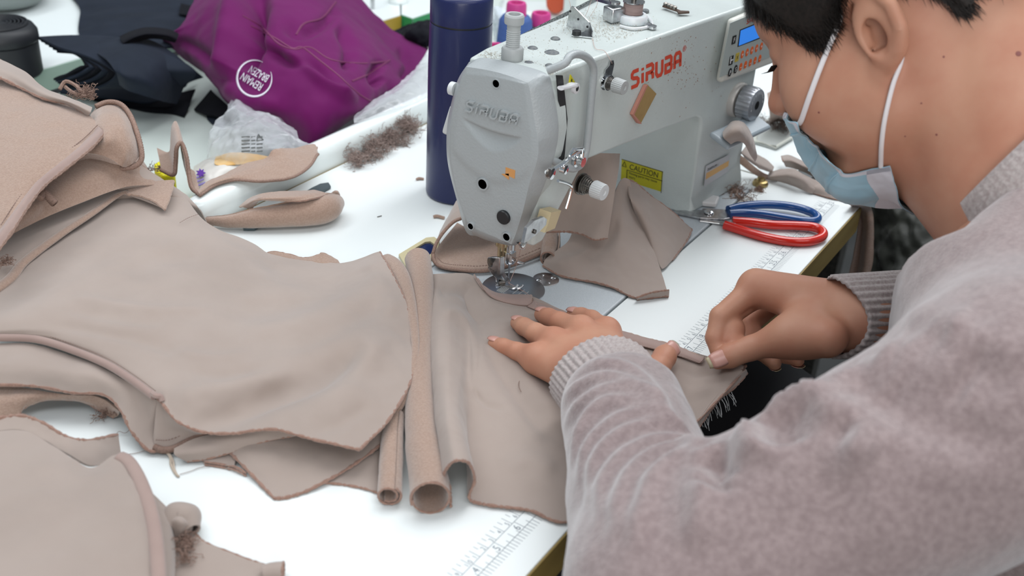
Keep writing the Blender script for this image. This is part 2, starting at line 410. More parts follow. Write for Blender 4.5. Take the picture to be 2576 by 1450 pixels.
MB().box(-500, 960, 1040.5, 1042, -33, -2).build('edge_band', mat('pale_green_edge', (.42, .58, .49), .5), ft, smooth=False)
for x in (-450, 900): MB().box(x, x+40, 1150, 1190, -750, -34).build('leg', M_DSTEEL, ft, smooth=False)
# two tables at the top of the frame behind the purple garment
M_YEL = mat('yellow_wood_edge', (.42, .27, .035), .5); M_GRN = mat('green_edge', (.02, .25, .08), .5)
def polytable(nm, lab, pts, z, th, me_, edges, leg, lz=-750):
    c = np.mean([p for p in pts], 0); t = thing(nm, lab, 'table', (c[0], c[1], -750))
    P3 = [(p[0], p[1], z) for p in pts]; MB().prism(P3, (0, 0, -th)).build('tabletop', M_FAR, t, smooth=False)
    for (a, b) in edges:
        a, b = np.array(P3[a], float), np.array(P3[b], float); d = (b-a)/np.linalg.norm(b-a); n = np.array((d[1], -d[0], 0))
        if n@(np.array((*c[:2], z))-a) > 0: n = -n
        MB().prism([a+n*.5-(0, 0, 1), b+n*.5-(0, 0, 1), b+n*.5-(0, 0, th), a+n*.5-(0, 0, th)], n*1.5).build('edge_band', me_, t, smooth=False)
    MB().box(leg[0], leg[0]+40, leg[1], leg[1]+40, lz, z-th).build('leg', M_DSTEEL, t, smooth=False)
a, b, c, d = on(885, 76, 0), on(1007, 38, 0), on(1000, -160, 0), on(820, -140, 0)
polytable('yellow_edged_table', 'white table with yellow wood edge behind purple garment', [a[:2], b[:2], c[:2], d[:2]], 0, 34, M_YEL, [(0, 1)], (c+d)[:2]/2)
a, b, c, d, e = on(1010, 36, 0), on(1038, 46, 0), on(1180, -2, 0), on(1200, -160, 0), on(1012, -150, 0)
polytable('green_edged_table', 'white table with green edge behind the navy bottle', [a[:2], b[:2], c[:2], d[:2], e[:2]], 0, 34, M_GRN, [(0, 1), (1, 2)], (a+c)[:2]/2, -40)
p = on(1002, 6, 0)
MB().lathe([(16, 0), (17, 3), (15, 7), (9, 9), (9, 22), (10, 24), (0, 25)], p, seg=28).build('table_knob', M_RAIL); tag(bpy.data.objects['table_knob'], 'white round knob standing on the green-edged table', 'knob')
p = on(938, 82, -40)
q = thing('thread_stand_rod', 'thin grey metal rod standing behind the purple garment', 'rod', p)
MB().lathe([(3.4, 0), (3.4, 330)], p, seg=14).build('rod', M_DSTEEL if False else M_STEEL, q); MB().lathe([(16, 0), (16, 3), (5, 5), (3.5, 9)], p, seg=20).build('foot', M_BLACK, q)

st2 = thing('side_table', 'white table adjoining the right end of the sewing table', 'table', (1100, 300, -750))
bevel(MB().box(836, 1500, 95, 520, -34, -.5).build('tabletop', M_LAM, st2, smooth=False), .8)
for x, y in ((860, 420), (1440, 420), (860, 150), (1440, 150)): MB().box(x, x+40, y, y+40, -750, -34).build('leg', M_DSTEEL, st2, smooth=False)
# ------------------------------------------------------------------ sewing machine
M_BED = mat('bed_grey_paint', (.56, .60, .63), .38, col2=(.50, .545, .57), nscale=900, bump=.25, bscale=700, bdist=.0004)
M_PAINT = mat('machine_offwhite_paint', (.56, .615, .60), .33, col2=(.47, .51, .50), nscale=14, nmix=.25, bump=.42, bscale=480, bdist=.0007)
M_FACE = mat('machine_grey_paint', (.37, .40, .41), .36, col2=(.37, .40, .41), nscale=20, bump=.45, bscale=480, bdist=.0007)
M_KNOB = mat('grey_knob_plastic', (.42, .44, .44), .45)
M_LKNOB = mat('pale_knob_plastic', (.62, .64, .65), .4)
M_DIAL = mat('silver_dial', (.42, .44, .47), .3, .6)
M_PANEL = mat('cream_panel_plastic', (.62, .62, .57), .45); M_PFACE = mat('panel_sheet', (.42, .47, .45), .45)
M_RED = mat('red_print', (.60, .065, .03), .5); M_ORB = mat('orange_button', (.80, .14, .02), .5)
M_YST = mat('yellow_sticker', (.55, .50, .012), .45); M_INKB = mat('black_print', (.02, .02, .018), .5)
M_LINT = mat('grey_lint', (.46, .43, .37), 1, sheen=.5)
mach = thing('sewing_machine', 'off-white industrial lockstitch sewing machine with grey face plate, set in white table', 'sewing machine', (580, 215, -120))
o = MB().box(358.5, 788, 120.2, 299, -45, .8).build('bed', M_BED, mach, smooth=False); bevel(o, 1.6, 3)
MB().box(400, 780, 150, 290, -120, -45).build('oil_pan', M_BLACK, mach, smooth=False)
# L-shaped casting: arm + column, front face slants
def yf(x, z): return 175-.12*(x-476)+(-4 if z < 12 and x > 600 else 0)
pr = [(404, 224), (430, 226.5), (480, 226), (560, 225), (640, 224), (720, 222.5), (784, 221), (788, 214), (788, 120), (790, 30), (793, 8), (793, 1), (676, 1), (682, 7), (686, 16), (685, 50), (683, 92)]
for k in range(1, 7):
    an = k/6*PI/2; pr.append((663+20*math.cos(an), 100+18*math.sin(an)+.0))
pr += [(620, 121), (560, 124), (500, 127), (474, 128), (468, 122), (440, 90), (418, 64), (404, 64)]
mb = MB(); m = len(pr)
fr = [(x, yf(x, z), z) for x, z in pr]; bk = [(x, 262 if x < 660 else 284, z) for x, z in pr]
mb.add(fr+bk, [tuple(range(m)), tuple(reversed(range(m, 2*m)))]+[(i, i+m, (i+1) % m+m, (i+1) % m) for i in range(m)])
arm = mb.build('arm_casting', M_PAINT, mach); bevel(arm, 5.5, 4, .7); arm.data.polygons.foreach_set('use_smooth', [True]*len(arm.data.polygons)); sharp(arm, 1.0)
# face plate: front face outline and outer outline in (px,py)
FO = [(1172, 168), (1203, 164), (1233, 173), (1285, 190), (1328, 208), (1334, 225), (1346, 303), (1354, 350), (1352, 400), (1332, 462), (1316, 529), (1297, 590), (1286, 615), (1240, 601), (1200, 585), (1180, 572), (1152, 493), (1136, 420), (1132, 372), (1134, 320), (1143, 262), (1158, 205)]
BO = [(1180, 156), (1206, 149), (1260, 157), (1320, 172), (1368, 190), (1380, 215), (1394, 290), (1397, 340), (1387, 398), (1366, 460), (1343, 517), (1320, 570), (1300, 616), (1240, 609), (1200, 595), (1172, 582), (1148, 500), (1128, 420), (1123, 365), (1126, 310), (1136, 256), (1152, 200)]
XF, XB = 384, 400
def plate_pts(L, x): return np.array([ax(*p, x) for p in L])
fo = plate_pts(FO, XF); bo = plate_pts(BO, XB)
# front sheet as a relief grid between left and right chains
Lc = cr(np.array([FO[0]]+FO[:14:-1], float)[:, :], 70); Rc = cr(np.array(FO[4:13], float), 70)
def relief(px, py):
    # smile-shaped scoop and lower ridge of the face plate (depth in mm, + = outwards)
    xc = (px-1240)/78.0
    if abs(xc) < 1.0:
        up = 322+xc*26+8*(1-xc*xc)-3; lw = up+52*(1-abs(xc)**1.7)
        if up < py < lw:
            t = (py-up)/(lw-up); sc = -4.2*(1-abs(xc)**2)*math.sin(PI*t**.55)**1.0*min(1, t*7)
        else: sc = 0
    else: sc = 0
    rid = 383+35*0+ (1-((px-1250)/120.)**2)*75+ (px-1250)*.14
    d = py-rid; s = 1.6/(1+math.exp(d/5.0))
    return sc+s-1.6*.5
nu, nv = 70, 110; g = []
for i in range(nv):
    t = i/(nv-1)
    a = np.array([np.interp(t, np.linspace(0, 1, 70), Lc[:, k]) for k in (0, 1)]); b = np.array([np.interp(t, np.linspace(0, 1, 70), Rc[:, k]) for k in (0, 1)])
    for j in range(nu):
        u = j/(nu-1); q = a+(b-a)*u; q[1] += -6*math.sin(PI*u)*(1-t)*1.0+3*math.sin(PI*u)*t*0
        edge = min(u, 1-u, t, 1-t)*14; fall = min(1, edge)
        p = ax(q[0], q[1], XF); p[0] -= relief(*q)*fall+2.2*fall*math.sin(PI*u)*0+.8*fall; g.append(p)
f = [(i*nu+j, i*nu+j+1, (i+1)*nu+j+1, (i+1)*nu+j) for i in range(nv-1) for j in range(nu-1)]
rim = [j for j in range(nu)]+[i*nu+nu-1 for i in range(1, nv)]+[(nv-1)*nu+j for j in range(nu-2, -1, -1)]+[i*nu for i in range(nv-2, 0, -1)]
# outer ring matched by angle
bo2 = cr(np.vstack([bo, bo[:1]]), 400)[:-1]; ctr = np.mean(bo, 0)
angb = np.arctan2((bo2-ctr)[:, 2], (bo2-ctr)[:, 1]); v = list(g); k0 = len(v)
for r in rim:
    d = g[r]-ctr; an = math.atan2(d[2], d[1]); dd = np.abs((angb-an+PI) % (2*PI)-PI); v.append(bo2[int(np.argmin(dd))])
n = len(rim)
for i in range(n): f.append((rim[i], rim[(i+1) % n], k0+(i+1) % n, k0+i))
k1 = len(v)
for i in range(n): p = np.array(v[k0+i]); v.append(p+(5, 0, 0))
for i in range(n): f.append((k0+i, k0+(i+1) % n, k1+(i+1) % n, k1+i))
f.append(tuple(k1+i for i in range(n)))
fp = MB().add(v, f).build('face_plate', M_FACE, mach, sh=.9); fp['label'] = 'grey hammered face plate with raised lettering and smile-shaped scoop'
# dark joint and pale side body behind the face plate
mb = MB().add([p+(4.5, 0, 0)+(ctr-p)*(0, .02, .02) for p in bo]+[p+(22, 0, 0)+(ctr-p)*(0, .03, .03) for p in bo], []); nb = len(bo)
mb.f = [(i, (i+1) % nb, (i+1) % nb+nb, i+nb) for i in range(nb)]+[tuple(range(nb, 2*nb))]
mb.build('head_rim', M_PAINT, mach, sh=.7)
# raised wordmark on the face plate
SIRUBA = {'S': [[(.92, 1), (.28, 1), (.1, .86), (.1, .66), (.28, .56), (.72, .5), (.9, .38), (.9, .16), (.72, 0), (0, 0)]],
          'i': [[(.2, 0), (.2, .66)], [(.2, .84), (.2, 1.0)]],
          'R': [[(0, .99), (.72, 1), (.9, .86), (.9, .62), (.72, .5), (.1, .5), (.1, 0)], [(.62, .5), (.9, .3), (.9, 0)]],
          'U': [[(.1, 1), (.1, .2), (.28, 0), (.72, 0), (.9, .2), (.9, 1)]],
          'B': [[(0, 1), (.72, 1), (.88, .86), (.88, .62), (.72, .5), (.9, .38), (.9, .16), (.72, 0), (.1, 0), (.1, .5), (.72, .5)]],
          'A': [[(.1, 0), (.1, .82), (.28, 1), (.72, 1), (.9, .82), (.9, 0)], [(.1, .42), (.9, .42)]]}
def wordmark(o0, x, y, h, wd, ht, adv=1.0):
    mb = MB(); x = np.array(x, float); x /= np.linalg.norm(x); y = np.array(y, float); y = y/np.linalg.norm(y); cx = 0
    for ch in 'SiRUBA':
        w_ = .4 if ch == 'i' else 1.0
        strokes([[(cx+px*h*.92*adv, py*h) for px, py in pl] for pl in SIRUBA[ch]], wd, o0, x, y, ht, mb); cx += (w_*.92+.24)*h*adv
    return mb, cx
c0 = ax(1172, 276, XF-1.6); c1 = ax(1305, 314, XF-1.6); xv = c1-c0; L_ = np.linalg.norm(xv); yv = ax(1178, 253, XF-1.6)-c0
h_ = np.linalg.norm(yv); _, wtot = wordmark(c0, xv, yv, 1, .1, .1); mbw, _ = wordmark(c0, xv, yv, h_, h_*.17, -2.6 if np.cross(xv, yv)[0] > 0 else 2.6, adv=L_/(wtot*h_)*1.02)
mbw.build('raised_wordmark', M_FACE, mach, smooth=False)
# holes and plugs on the face plate
def disc_x(name, px, py, r, m, out=.4, rim=None, lab=None, sq=1.0):
    c = ax(px, py, XF-1); o = MB().lathe([(r, -3), (r, out*.6), (r*.9, out), (0, out)], c, (-1, 0, 0), 28).build(name, m, mach)
    if rim: MB().lathe([(r*1.0, out), (r*1.0, out+.5), (r*1.18, out+.4), (r*1.22, -1)], c, (-1, 0, 0), 28).build('hole_rim', rim, mach)
    if lab: o['label'] = lab
disc_x('screw_hole', 1249, 210, 3.6, M_HOLE, .9, M_FACE); disc_x('screw_hole', 1215, 463, 5.0, M_HOLE, .9, M_FACE)
disc_x('plug', 1267, 547, 6.6, M_BLACK, 2.2, lab='black rubber plug'); disc_x('screw_hole', 1185, 569, 3.2, M_HOLE, .9, M_FACE); disc_x('screw_hole', 1275, 596, 3.8, M_HOLE, .9, M_FACE)
M_ORS = mat('orange_sticker', (.62, .30, .10), .5)
for pl in ([(1272, 421), (1296, 429), (1294, 450), (1271, 439)], [(1261, 438), (1280, 437), (1280, 453)]):
    MB().prism([ax(*p, XF-1.9) for p in pl], (.5, 0, 0)).build('sticker_scrap', M_ORS, mach, smooth=False)
# lever stub on the far (left) side of the head
P = [ax(*p, 404) for p in [(1130, 266), (1112, 325), (1110, 335), (1122, 342), (1140, 330)]]
bevel(MB().prism(P, (8, 0, 0)).build('side_guard', M_LKNOB, mach), 2)
MB().lathe([(6, 0), (6, 5), (4, 6), (0, 6)], ax(1146, 225, 402), (0, 1, 0), 20).build('side_cap', M_LKNOB, mach)
# presser-foot pressure dial on top
c = on(1288, 151, 226.5)
mb = MB().lathe([(8.8, 0), (9.6, 1), (9.6, 10), (8.6, 11.5), (6.2, 11.8)], c, seg=64, ribs=32, ribd=.8, rows=(1, 2)); mb.build('pressure_nut', M_KNOB, mach, sh=.9)
pf = [(6.2, 10)]
for k in range(9): pf += [(6.2, 11.5+k*1.75), (5.6, 12.4+k*1.75)]
pf += [(5.9, 28), (5.9, 31), (8.1, 32), (8.5, 33), (8.5, 38.5), (7.6, 40), (5.2, 40), (5.0, 37), (0, 37)]
MB().lathe(pf, c, seg=36).build('pressure_screw', M_KNOB, mach, sh=.5)
# rubber plugs on the arm top
for px, py, r in ((1397, 98, 4.4), (1340, 122, 4.6), (1388, 133, 6.6), (1330, 160, 4.6), (1382, 166, 3.8), (1624, 27, 3.6)):
    c = on(px, py, 226); MB().lathe([(r, -1.5), (r, .5), (r*.7, 1.5), (0, 2)], c, seg=26).build('oil_plug', mat('plug_rubber', (.07, .085, .10), .6, col2=(.16, .17, .17), nscale=300), mach)
# lint dusting on the arm top: short fibres, uncountable
mb = MB()
for _ in range(2600):
    x = random.gauss(430, 22) if random.random() < .75 else random.gauss(560, 22); y = random.uniform(182, 256); p = np.array((x, y, 225.6))
    if x < 408 or x > 700: continue
    d = np.array((random.uniform(-1, 1), random.uniform(-1, 1), random.uniform(0, .5)))*random.uniform(.8, 2.2); mb.tube([p, p+d*.6+(0, 0, .4), p+d], .2, 3, cap=False)
o = mb.build('lint_dust', M_LINT, mach); o['kind'] = 'stuff'
# thread guard loop
yg = 165
lp = [ay(*p, yg) for p in [(1409, 186), (1420, 160), (1432, 143), (1450, 136), (1472, 142), (1488, 158), (1493, 185), (1487, 250), (1481, 320), (1474, 380), (1462, 412), (1444, 424), (1424, 420), (1410, 408)]]
lp[0] = lp[0]+(0, 12, 0); lp[-1] = lp[-1]+(0, 10, 0)
MB().tube(cr(lp, 60), 3.5, 12).build('thread_guard', M_FACE, mach, sh=1.2)
# take-up slot and lever
sl = [ay(*p, 173.0) for p in [(1402, 190), (1416, 190), (1428, 300), (1420, 400), (1404, 412), (1414, 330)]]
MB().prism(sl, (0, 1.6, 0)).build('takeup_slot', M_HOLE, mach, smooth=False)
tl = [ay(*p, 168) for p in [(1410, 222), (1425, 219), (1440, 214), (1447, 217)]]
MB().tube(cr(tl, 14), [3.3]*7+[3.6, 4, 4.2, 4.2, 4.0, 3.4, 2], 10, flat=.55).lathe([(4.6, 0), (4.6, 3), (2.2, 3.2), (2.2, 1)], ay(1444, 221, 168), (0, -1, 0), 22).build('takeup_lever', mat('white_enamel', (.72, .72, .74), .25), mach)
MB().lathe([(2.3, 0), (2.3, 3.4), (0, 3.4)], ay(1444, 221, 168), (0, -1, 0), 16).build('takeup_eye', M_HOLE, mach)
tri = [ay(*p, 170.5) for p in [(1436, 188), (1450, 212), (1432, 212)]]
MB().prism(tri, (0, 1, 0)).build('warning_sticker', M_YST, mach, smooth=False)
MB().prism([ay(*p, 170.2) for p in [(1438, 198), (1441, 202), (1439, 203), (1441, 208), (1436, 203), (1438, 202)]], (0, .3, 0)).build('warning_symbol', M_INKB, mach, smooth=False)
# tension assemblies (axis points out of the arm front)
def spring(c, r, n, ln, m, name, wire=.5):
    pts = [np.array(c)+(-AFN)*(ln*t/(n*14))+np.array((math.cos(t*2*PI/14)*r[0]+0, 0, math.sin(t*2*PI/14)*r[0]))*(1-(1-r[1]/r[0])*t/(n*14)) for t in range(n*14+1)]
    MB().tube(pts, wire, 6).build(name, m, mach)
def tension(px, py, py2, out, r, m, discs, rd, knl=11):
    c = af(px, py); a = -AFN
    MB().lathe([(rd, 0), (rd, 1.5), (rd*.3, 2.5), (rd*.3, 3.5), (rd*.92, 4.2), (rd*.92, 5.4), (rd*.3, 5.6)], c, a, 30).build('tension_disc', M_CHROME if discs == 1 else M_DSTEEL, mach)
    spring(c+a*5, (rd*.8, rd*.45), 5, out-5, M_DSTEEL, 'tension_spring')
    MB().lathe([(1.6, 0), (1.6, out+2)], c, a, 12).build('tension_post', M_STEEL, mach)
    MB().lathe([(r*.92, out), (r, out+1), (r*.94, out+knl-1), (r*.86, out+knl), (r*.35, out+knl), (r*.3, out+knl-1), (0, out+knl-1)], c, a, 72, ribs=24, ribd=.9, rows=(1, 2)).build('tension_knob', m, mach, sh=.8)
tension(1521, 205, 0, 11, 7.2, M_KNOB, 1, 7.6)
tension(1461, 462, 0, 15, 8.6, M_LKNOB, 2, 10.5, 12)
e0 = [af(*p, 2) for p in [(1534, 196), (1522, 186), (1524, 176), (1533, 166), (1536, 153), (1544, 152), (1545, 163), (1541, 182), (1537, 198)]]
MB().prism(e0, AFN*1.0).build('guide_plate', M_STEEL, mach); MB().lathe([(1.5, 0), (1.5, .6), (0, .6)], af(1540, 160, 2), -AFN, 14).build('guide_eye', M_HOLE, mach)
# lower front guides
MB().tube(cr([ay(*p, 158) for p in [(1404, 455), (1425, 461), (1437, 470), (1434, 490), (1424, 525)]], 24), 1.5, 8).build('wire_guide', M_CHROME, mach)
MB().tube(cr([ay(*p, 160) for p in [(1375, 434), (1390, 427), (1412, 414), (1432, 397), (1463, 374)]], 20), 2.0, 10).lathe([(5, 0), (5, 4), (0, 4.6)], ay(1380, 435, 162), (0, -1, 0), 20).lathe([(4, 0), (4, 5), (0, 5.4)], ay(1412, 424, 162), (0, -1, 0), 20).lathe([(6.5, 0), (6.5, 3), (4.5, 4), (4.5, 9), (0, 9)], ay(1446, 402, 165), (0, -1, 0), 20).build('thread_guides', M_CHROME, mach)
MB().tube([ay(*p, 158) for p in [(1432, 392), (1441, 376), (1466, 374), (1464, 400)]], 1.6, 8).build('check_spring', M_CHROME, mach)
MB().lathe([(3.6, 0), (3.6, 1.5), (2.8, 2.2), (0, 2.2)], ay(1378, 435, 156), (0, -1, 0), 18).build('screw', M_DSTEEL, mach)
# small oval shield and cream block low on the head
MB().prism([ay(*p, 163) for p in [(1318, 612), (1326, 574), (1344, 556), (1368, 546), (1376, 552), (1374, 566), (1352, 588), (1332, 604)]], (0, 3, 0)).build('wiper_plate', M_STEEL, mach, smooth=False)
MB().prism([ay(*p, 166) for p in [(1387, 535), (1412, 530), (1396, 575), (1370, 586), (1378, 566)]], (0, 12, 0)).build('cream_block', mat('cream_plastic', (.55, .46, .28), .5), mach, smooth=False)
MB().lathe([(2, 0), (2, 1), (0, 1.2)], ay(1345, 583, 162.5), (0, -1, 0), 14).build('screw', M_DSTEEL, mach)
# needle bar, needle, presser bar and foot
NX, NY = 430.3, 223.8
MB().lathe([(5.6, 34), (5.6, 24), (4.6, 22), (4.6, 70)], (NX, NY, 0), seg=24).build('needle_bar', M_CHROME, mach)
MB().box(NX-6, NX+1, NY-6, NY-3, 26, 36).lathe([(1.2, 0), (1.2, 7)], (NX+2, NY-8, 25), (0, -1, 0), 10).build('needle_clamp', M_CHROME, mach)
MB().lathe([(.2, 1), (.75, 6), (.9, 16), (1.25, 17), (1.25, 27)], (NX, NY, 0), seg=12).build('needle', M_STEEL, mach)
bx = on(1262, 640, 30)
MB().lathe([(4.2, 28), (4.2, 44)], (bx[0]+0, bx[1], 0), seg=22).lathe([(6.4, 40), (6.4, 52), (5.4, 54)], (bx[0], bx[1], 0), seg=22).build('presser_bar', mat('brass_steel', (.62, .52, .34), .25, 1), mach)
q = [on(*p) for p in [(1226, 648, 32), (1257, 648, 33), (1257, 688, 17), (1268, 704, 9), (1272, 713, 4), (1250, 716, 4), (1246, 700, 9), (1228, 680, 18)]]
foot = MB().prism(q, (5, -2.5, 0)).build('presser_foot', M_STEEL, mach); bevel(foot, .8)
text('foot_mark', 'P36LN', 3.0, on(1228, 676, 22)+(-.4, 0, .3), on(1246, 686, 22)-on(1228, 676, 22), (0, 0, 1), M_INKB, mach, .05)
MB().lathe([(4.6, 0), (4.6, 1.6), (3.6, 2), (0, 2)], on(1236, 660, 28)+(-.5, .3, 0), (-.85, .5, 0), 20).build('foot_screw', M_DSTEEL, mach)
t0 = [on(*p) for p in [(1248, 717, 2.2), (1262, 721, 2.0), (1279, 724, 2.0), (1290, 726, 2.2), (1299, 722, 3.5), (1303, 717, 5)]]
MB().tube(cr(t0, 16), 1.4, 8).tube([t+(3, -4, 0) for t in cr(t0, 16)], 1.3, 8).build('foot_toe', M_STEEL, mach)
MB().lathe([(2.2, -3), (2.2, 3), (0, 3)], on(1262, 713, 5), (.85, -.5, 0), 14).build('foot_hinge', M_DSTEEL, mach)
# throat plate and round cover on the bed
pc = (421.5, 212.5)
MB().lathe([(30.5, 0), (30.5, .9), (29.8, 1.25), (0, 1.25)], (*pc, .3), seg=72).build('throat_plate', mat('throat_steel', (.42, .45, .50), .28, 1.0), mach)
mb = MB()
for dx, dy, ln in ((10, -5, 22), (10, -10, 17), (10, -15, 12), (8, 5, 24), (-3, -18, 13), (-16, 16, 12)):
    a = np.array((pc[0]-ln*.1+dx-9, pc[1]+dy, 1.6)); mb.obox(a, (ln*.35, 0, 0), (0, .28, 0), (0, 0, .05))
for k in range(5): mb.obox((pc[0]-7+k*0, pc[1]+9.5-k*1.6, 1.7), (7, 0, 0), (0, .35, 0), (0, 0, .3))
mb.build('guide_lines', mat('bright_line', (.75, .75, .72), .3, .5), mach, smooth=False)
sp = (457.1, 161.3+36.1)
MB().lathe([(12.9, 0), (12.9, .6), (12.3, 1.0), (0, 1.0)], (*sp, .4), seg=48).build('round_cover', mat('cover_steel', (.30, .28, .29), .32, 1, col2=(.5, .46, .45), nscale=120), mach)
for dx, dy, r in ((-6, 4.5, 3.0), (6.5, -4.5, 3.0), (4.5, 6, 1.7), (-4.5, -6.5, 1.7)):
    MB().lathe([(r, 0), (r, .3), (r*.7, .9), (0, 1.0)], (sp[0]+dx, sp[1]+dy, 1.4), seg=18).build('screw', M_STEEL, mach)
# red wordmark on the arm
c0 = af(1588, 221, .4); c1 = af(1715, 165, .4); yv = af(1588, 178, .4)-c0; xv = c1-c0; h_ = np.linalg.norm(yv)
_, wtot = wordmark(c0, xv, yv, 1, .1, .1); L_ = np.linalg.norm(xv)
mbw, _ = wordmark(c0, xv, yv, h_*.88, h_*.215, .3, adv=L_/(wtot*h_*.88)*1.02); mbw.build('red_wordmark', M_RED, mach, smooth=False)
text('registered_mark', '\u00ae', 8, af(1717, 131, .5), xv, yv, M_RED, mach, .05)
mb = MB()
for k in range(150):           # rust flecks scattered round the wordmark
    px, py = (random.gauss(1722, 26), random.gauss(172, 30)) if k % 3 else (random.uniform(1600, 1830), random.uniform(90, 300))
    r = random.uniform(.2, .75); c = af(px, py, .12); an = random.uniform(0, PI); ux = np.cross((0, 0, 1.), AFN)
    mb.prism([c+ux*math.cos(t+an)*r*random.uniform(.6, 1.6)+np.array((0, 0, 1.))*math.sin(t+an)*r for t in np.linspace(0, 2*PI, 6)[:-1]], -AFN*.06)
mb.build('rust_flecks', mat('rust_fleck', (.33, .20, .14), .8), mach, smooth=False)['kind'] = 'stuff'
# cardboard swatch taped to the arm
q = [af(*p, .8) for p in [(1622, 211), (1645, 234), (1606, 308), (1586, 284)]]
o = MB().prism(q, -AFN*3.0).build('cardboard_swatch', [mat('cardboard', (.36, .24, .09), .7, col2=(.30, .19, .07), nscale=60)], mach, smooth=False); o['label'] = 'tan cardboard swatch stuck on arm front'
q2 = [af(*p, .6) for p in [(1618, 213), (1623, 211), (1588, 286), (1607, 309), (1600, 309), (1584, 286)]]
MB().prism([q2[0], q2[1], q2[2], q2[5]], -AFN*3.6).prism([q2[2], q2[3], q2[4], q2[5]], -AFN*3.6).build('swatch_edge', mat('cardboard_edge', (.45, .20, .15), .8), mach, smooth=False)
# bobbin winder on the arm top
c = on(1589, 54, 225)
MB().lathe([(15, 0), (15, 6), (14, 7.5), (10, 8)], c, seg=40).build('winder_wheel', mat('milky_plastic', (.72, .76, .78), .3, sss=.2), mach, sh=.7)
MB().lathe([(9.6, 8), (9.6, 19)], c, seg=36, ribs=0).build('wound_thread', mat('mauve_thread', (.30, .215, .20), .7, col2=(.22, .15, .14), nscale=900, stretch=(.05, .05, 1)), mach)
MB().lathe([(10.6, 7), (10.6, 8.3)], c, seg=36).lathe([(10.6, 19), (10.6, 20.2), (3, 20.4)], c, seg=36).build('bobbin', M_STEEL, mach, sh=.5)
MB().lathe([(2.8, 18), (2.8, 34), (2, 35), (0, 35)], c, seg=16).build('winder_spindle', M_DSTEEL, mach)
a = on(1542, 40, 240); b = on(1500, -2, 246)
q = on(1543, 52, 226)
bevel(MB().obox(q+(0, 0, 7), (8, -3, 0), (3, 7, 0), (0, 0, 7)).build('winder_bracket', M_STEEL, mach), 1.5)
MB().obox((q+(0, 0, 16)+on(1497, -4, 240))/2, (on(1497, -4, 240)-q-(0, 0, 16))/2, (3, 3.5, 0), (0, 0, 1.5)).build('winder_arm', M_STEEL, mach)
MB().lathe([(5, 0), (5, 2), (0, 2.4)], q+(0, 0, 16.5), seg=20).lathe([(3, 0), (3, 1.5), (0, 2)], q+(5, 6, 17), seg=14).build('screw', M_STEEL, mach)
MB().tube(cr([on(*p, 226.5) for p in [(1560, 66), (1590, 73), (1622, 70), (1640, 62), (1634, 48), (1628, 40)]], 26), 1.6, 8).build('winder_stop', M_LKNOB, mach)
MB().lathe([(4.5, 0), (4.5, 2.5), (0, 3)], on(1640, 71, 226), seg=20).lathe([(4, 0), (4, 2.5), (0, 3)], on(1630, 66, 226), seg=20).build('screw', M_STEEL, mach)
# thread plate bent up on the arm top
B = on(1450, 92, 226); bl = on(1424, 60, 226)
q = [on(1437, 91, 226.2), on(1490, 97, 226.2), on(1486, 84, 226.2), on(1440, 84, 226.2)]
MB().prism(q, (0, 0, 1.2)).build('thread_plate_foot', M_CHROME, mach, smooth=False)
xx = ay(1490, 95, 0); ref = on(1488, 95, 226)
def pl(px, py):                   # upright plate through the foot edge
    e0, e1 = on(1426, 66, 226), on(1488, 92, 226); nn = np.cross(e1-e0, (0, 0, 1)); d = ray(px, py); return CC+((e0-CC)@nn)/(d@nn)*d
P = [pl(*p) for p in [(1427, 66), (1436, 22), (1440, 15), (1447, 18), (1484, 56), (1492, 80), (1490, 94), (1456, 74), (1450, 74)]]
nn = np.cross(P[6]-P[0], (0, 0, 1)); nn /= np.linalg.norm(nn)
MB().prism(P, nn*1.2).build('thread_plate', M_STEEL, mach, smooth=False)
MB().lathe([(4.2, 0), (4.2, 4), (0, 4.6)], on(1450, 88, 227), seg=18).build('screw', M_BLACK, mach)
for p in ((1437, 28), (1457, 48), (1480, 67)):
    MB().lathe([(1.1, -1.6), (1.1, 1.6), (0, 1.6)], pl(*p), nn, 12).build('thread_hole', M_HOLE, mach)
# hook cutter strip on the arm top
q = [on(*p, 226.3) for p in [(1666, 18), (1672, 13), (1712, 30), (1733, 31), (1734, 34), (1706, 36), (1703, 30)]]
o = MB().prism(q, (0, 0, 1.5)).build('bent_strip', mat('rust_strip', (.10, .065, .05), .5, .6), mach, smooth=False)
mb = MB()
for p in ((1674, 14), (1682, 17), (1689, 20), (1697, 23)): mb.lathe([(2.4, 0), (2.4, 2.5), (0, 4)], on(*p, 227.5), seg=14)
mb.build('strip_beads', M_DSTEEL, mach)
# control panel
q = [af(*p, 3) for p in [(1797, 205), (1828, 46), (1960, -10), (1945, 150)]]
pc_ = np.mean(q, 0)
o = MB().prism(q, -AFN*9).build('control_panel', M_PANEL, mach); bevel(o, 4, 4, .4)
q = [af(*p, 12.2) for p in [(1809, 195), (1836, 58), (1950, 12), (1938, 142)]]
o = MB().prism(q, -AFN*.5).build('panel_sheet', M_PFACE, mach, smooth=False)
def onp(px, py): return af(px, py, 12.9)
scr = MB().prism([onp(*p) for p in [(1858, 115), (1863, 77), (1930, 50), (1926, 88)]], -AFN*.4).build('screen', mat('blue_screen', (.03, .18, .75), .25, emit=(.05, .30, .95), estr=.55), mach, smooth=False)
MB().prism([af(*p, 12.75) for p in [(1855, 118), (1861, 75), (1935, 45), (1930, 90)]], -AFN*.3).build('screen_frame', M_INKB, mach, smooth=False)
px_ = onp(1900, 100)-onp(1850, 120); pz_ = onp(1850, 90)-onp(1850, 120)
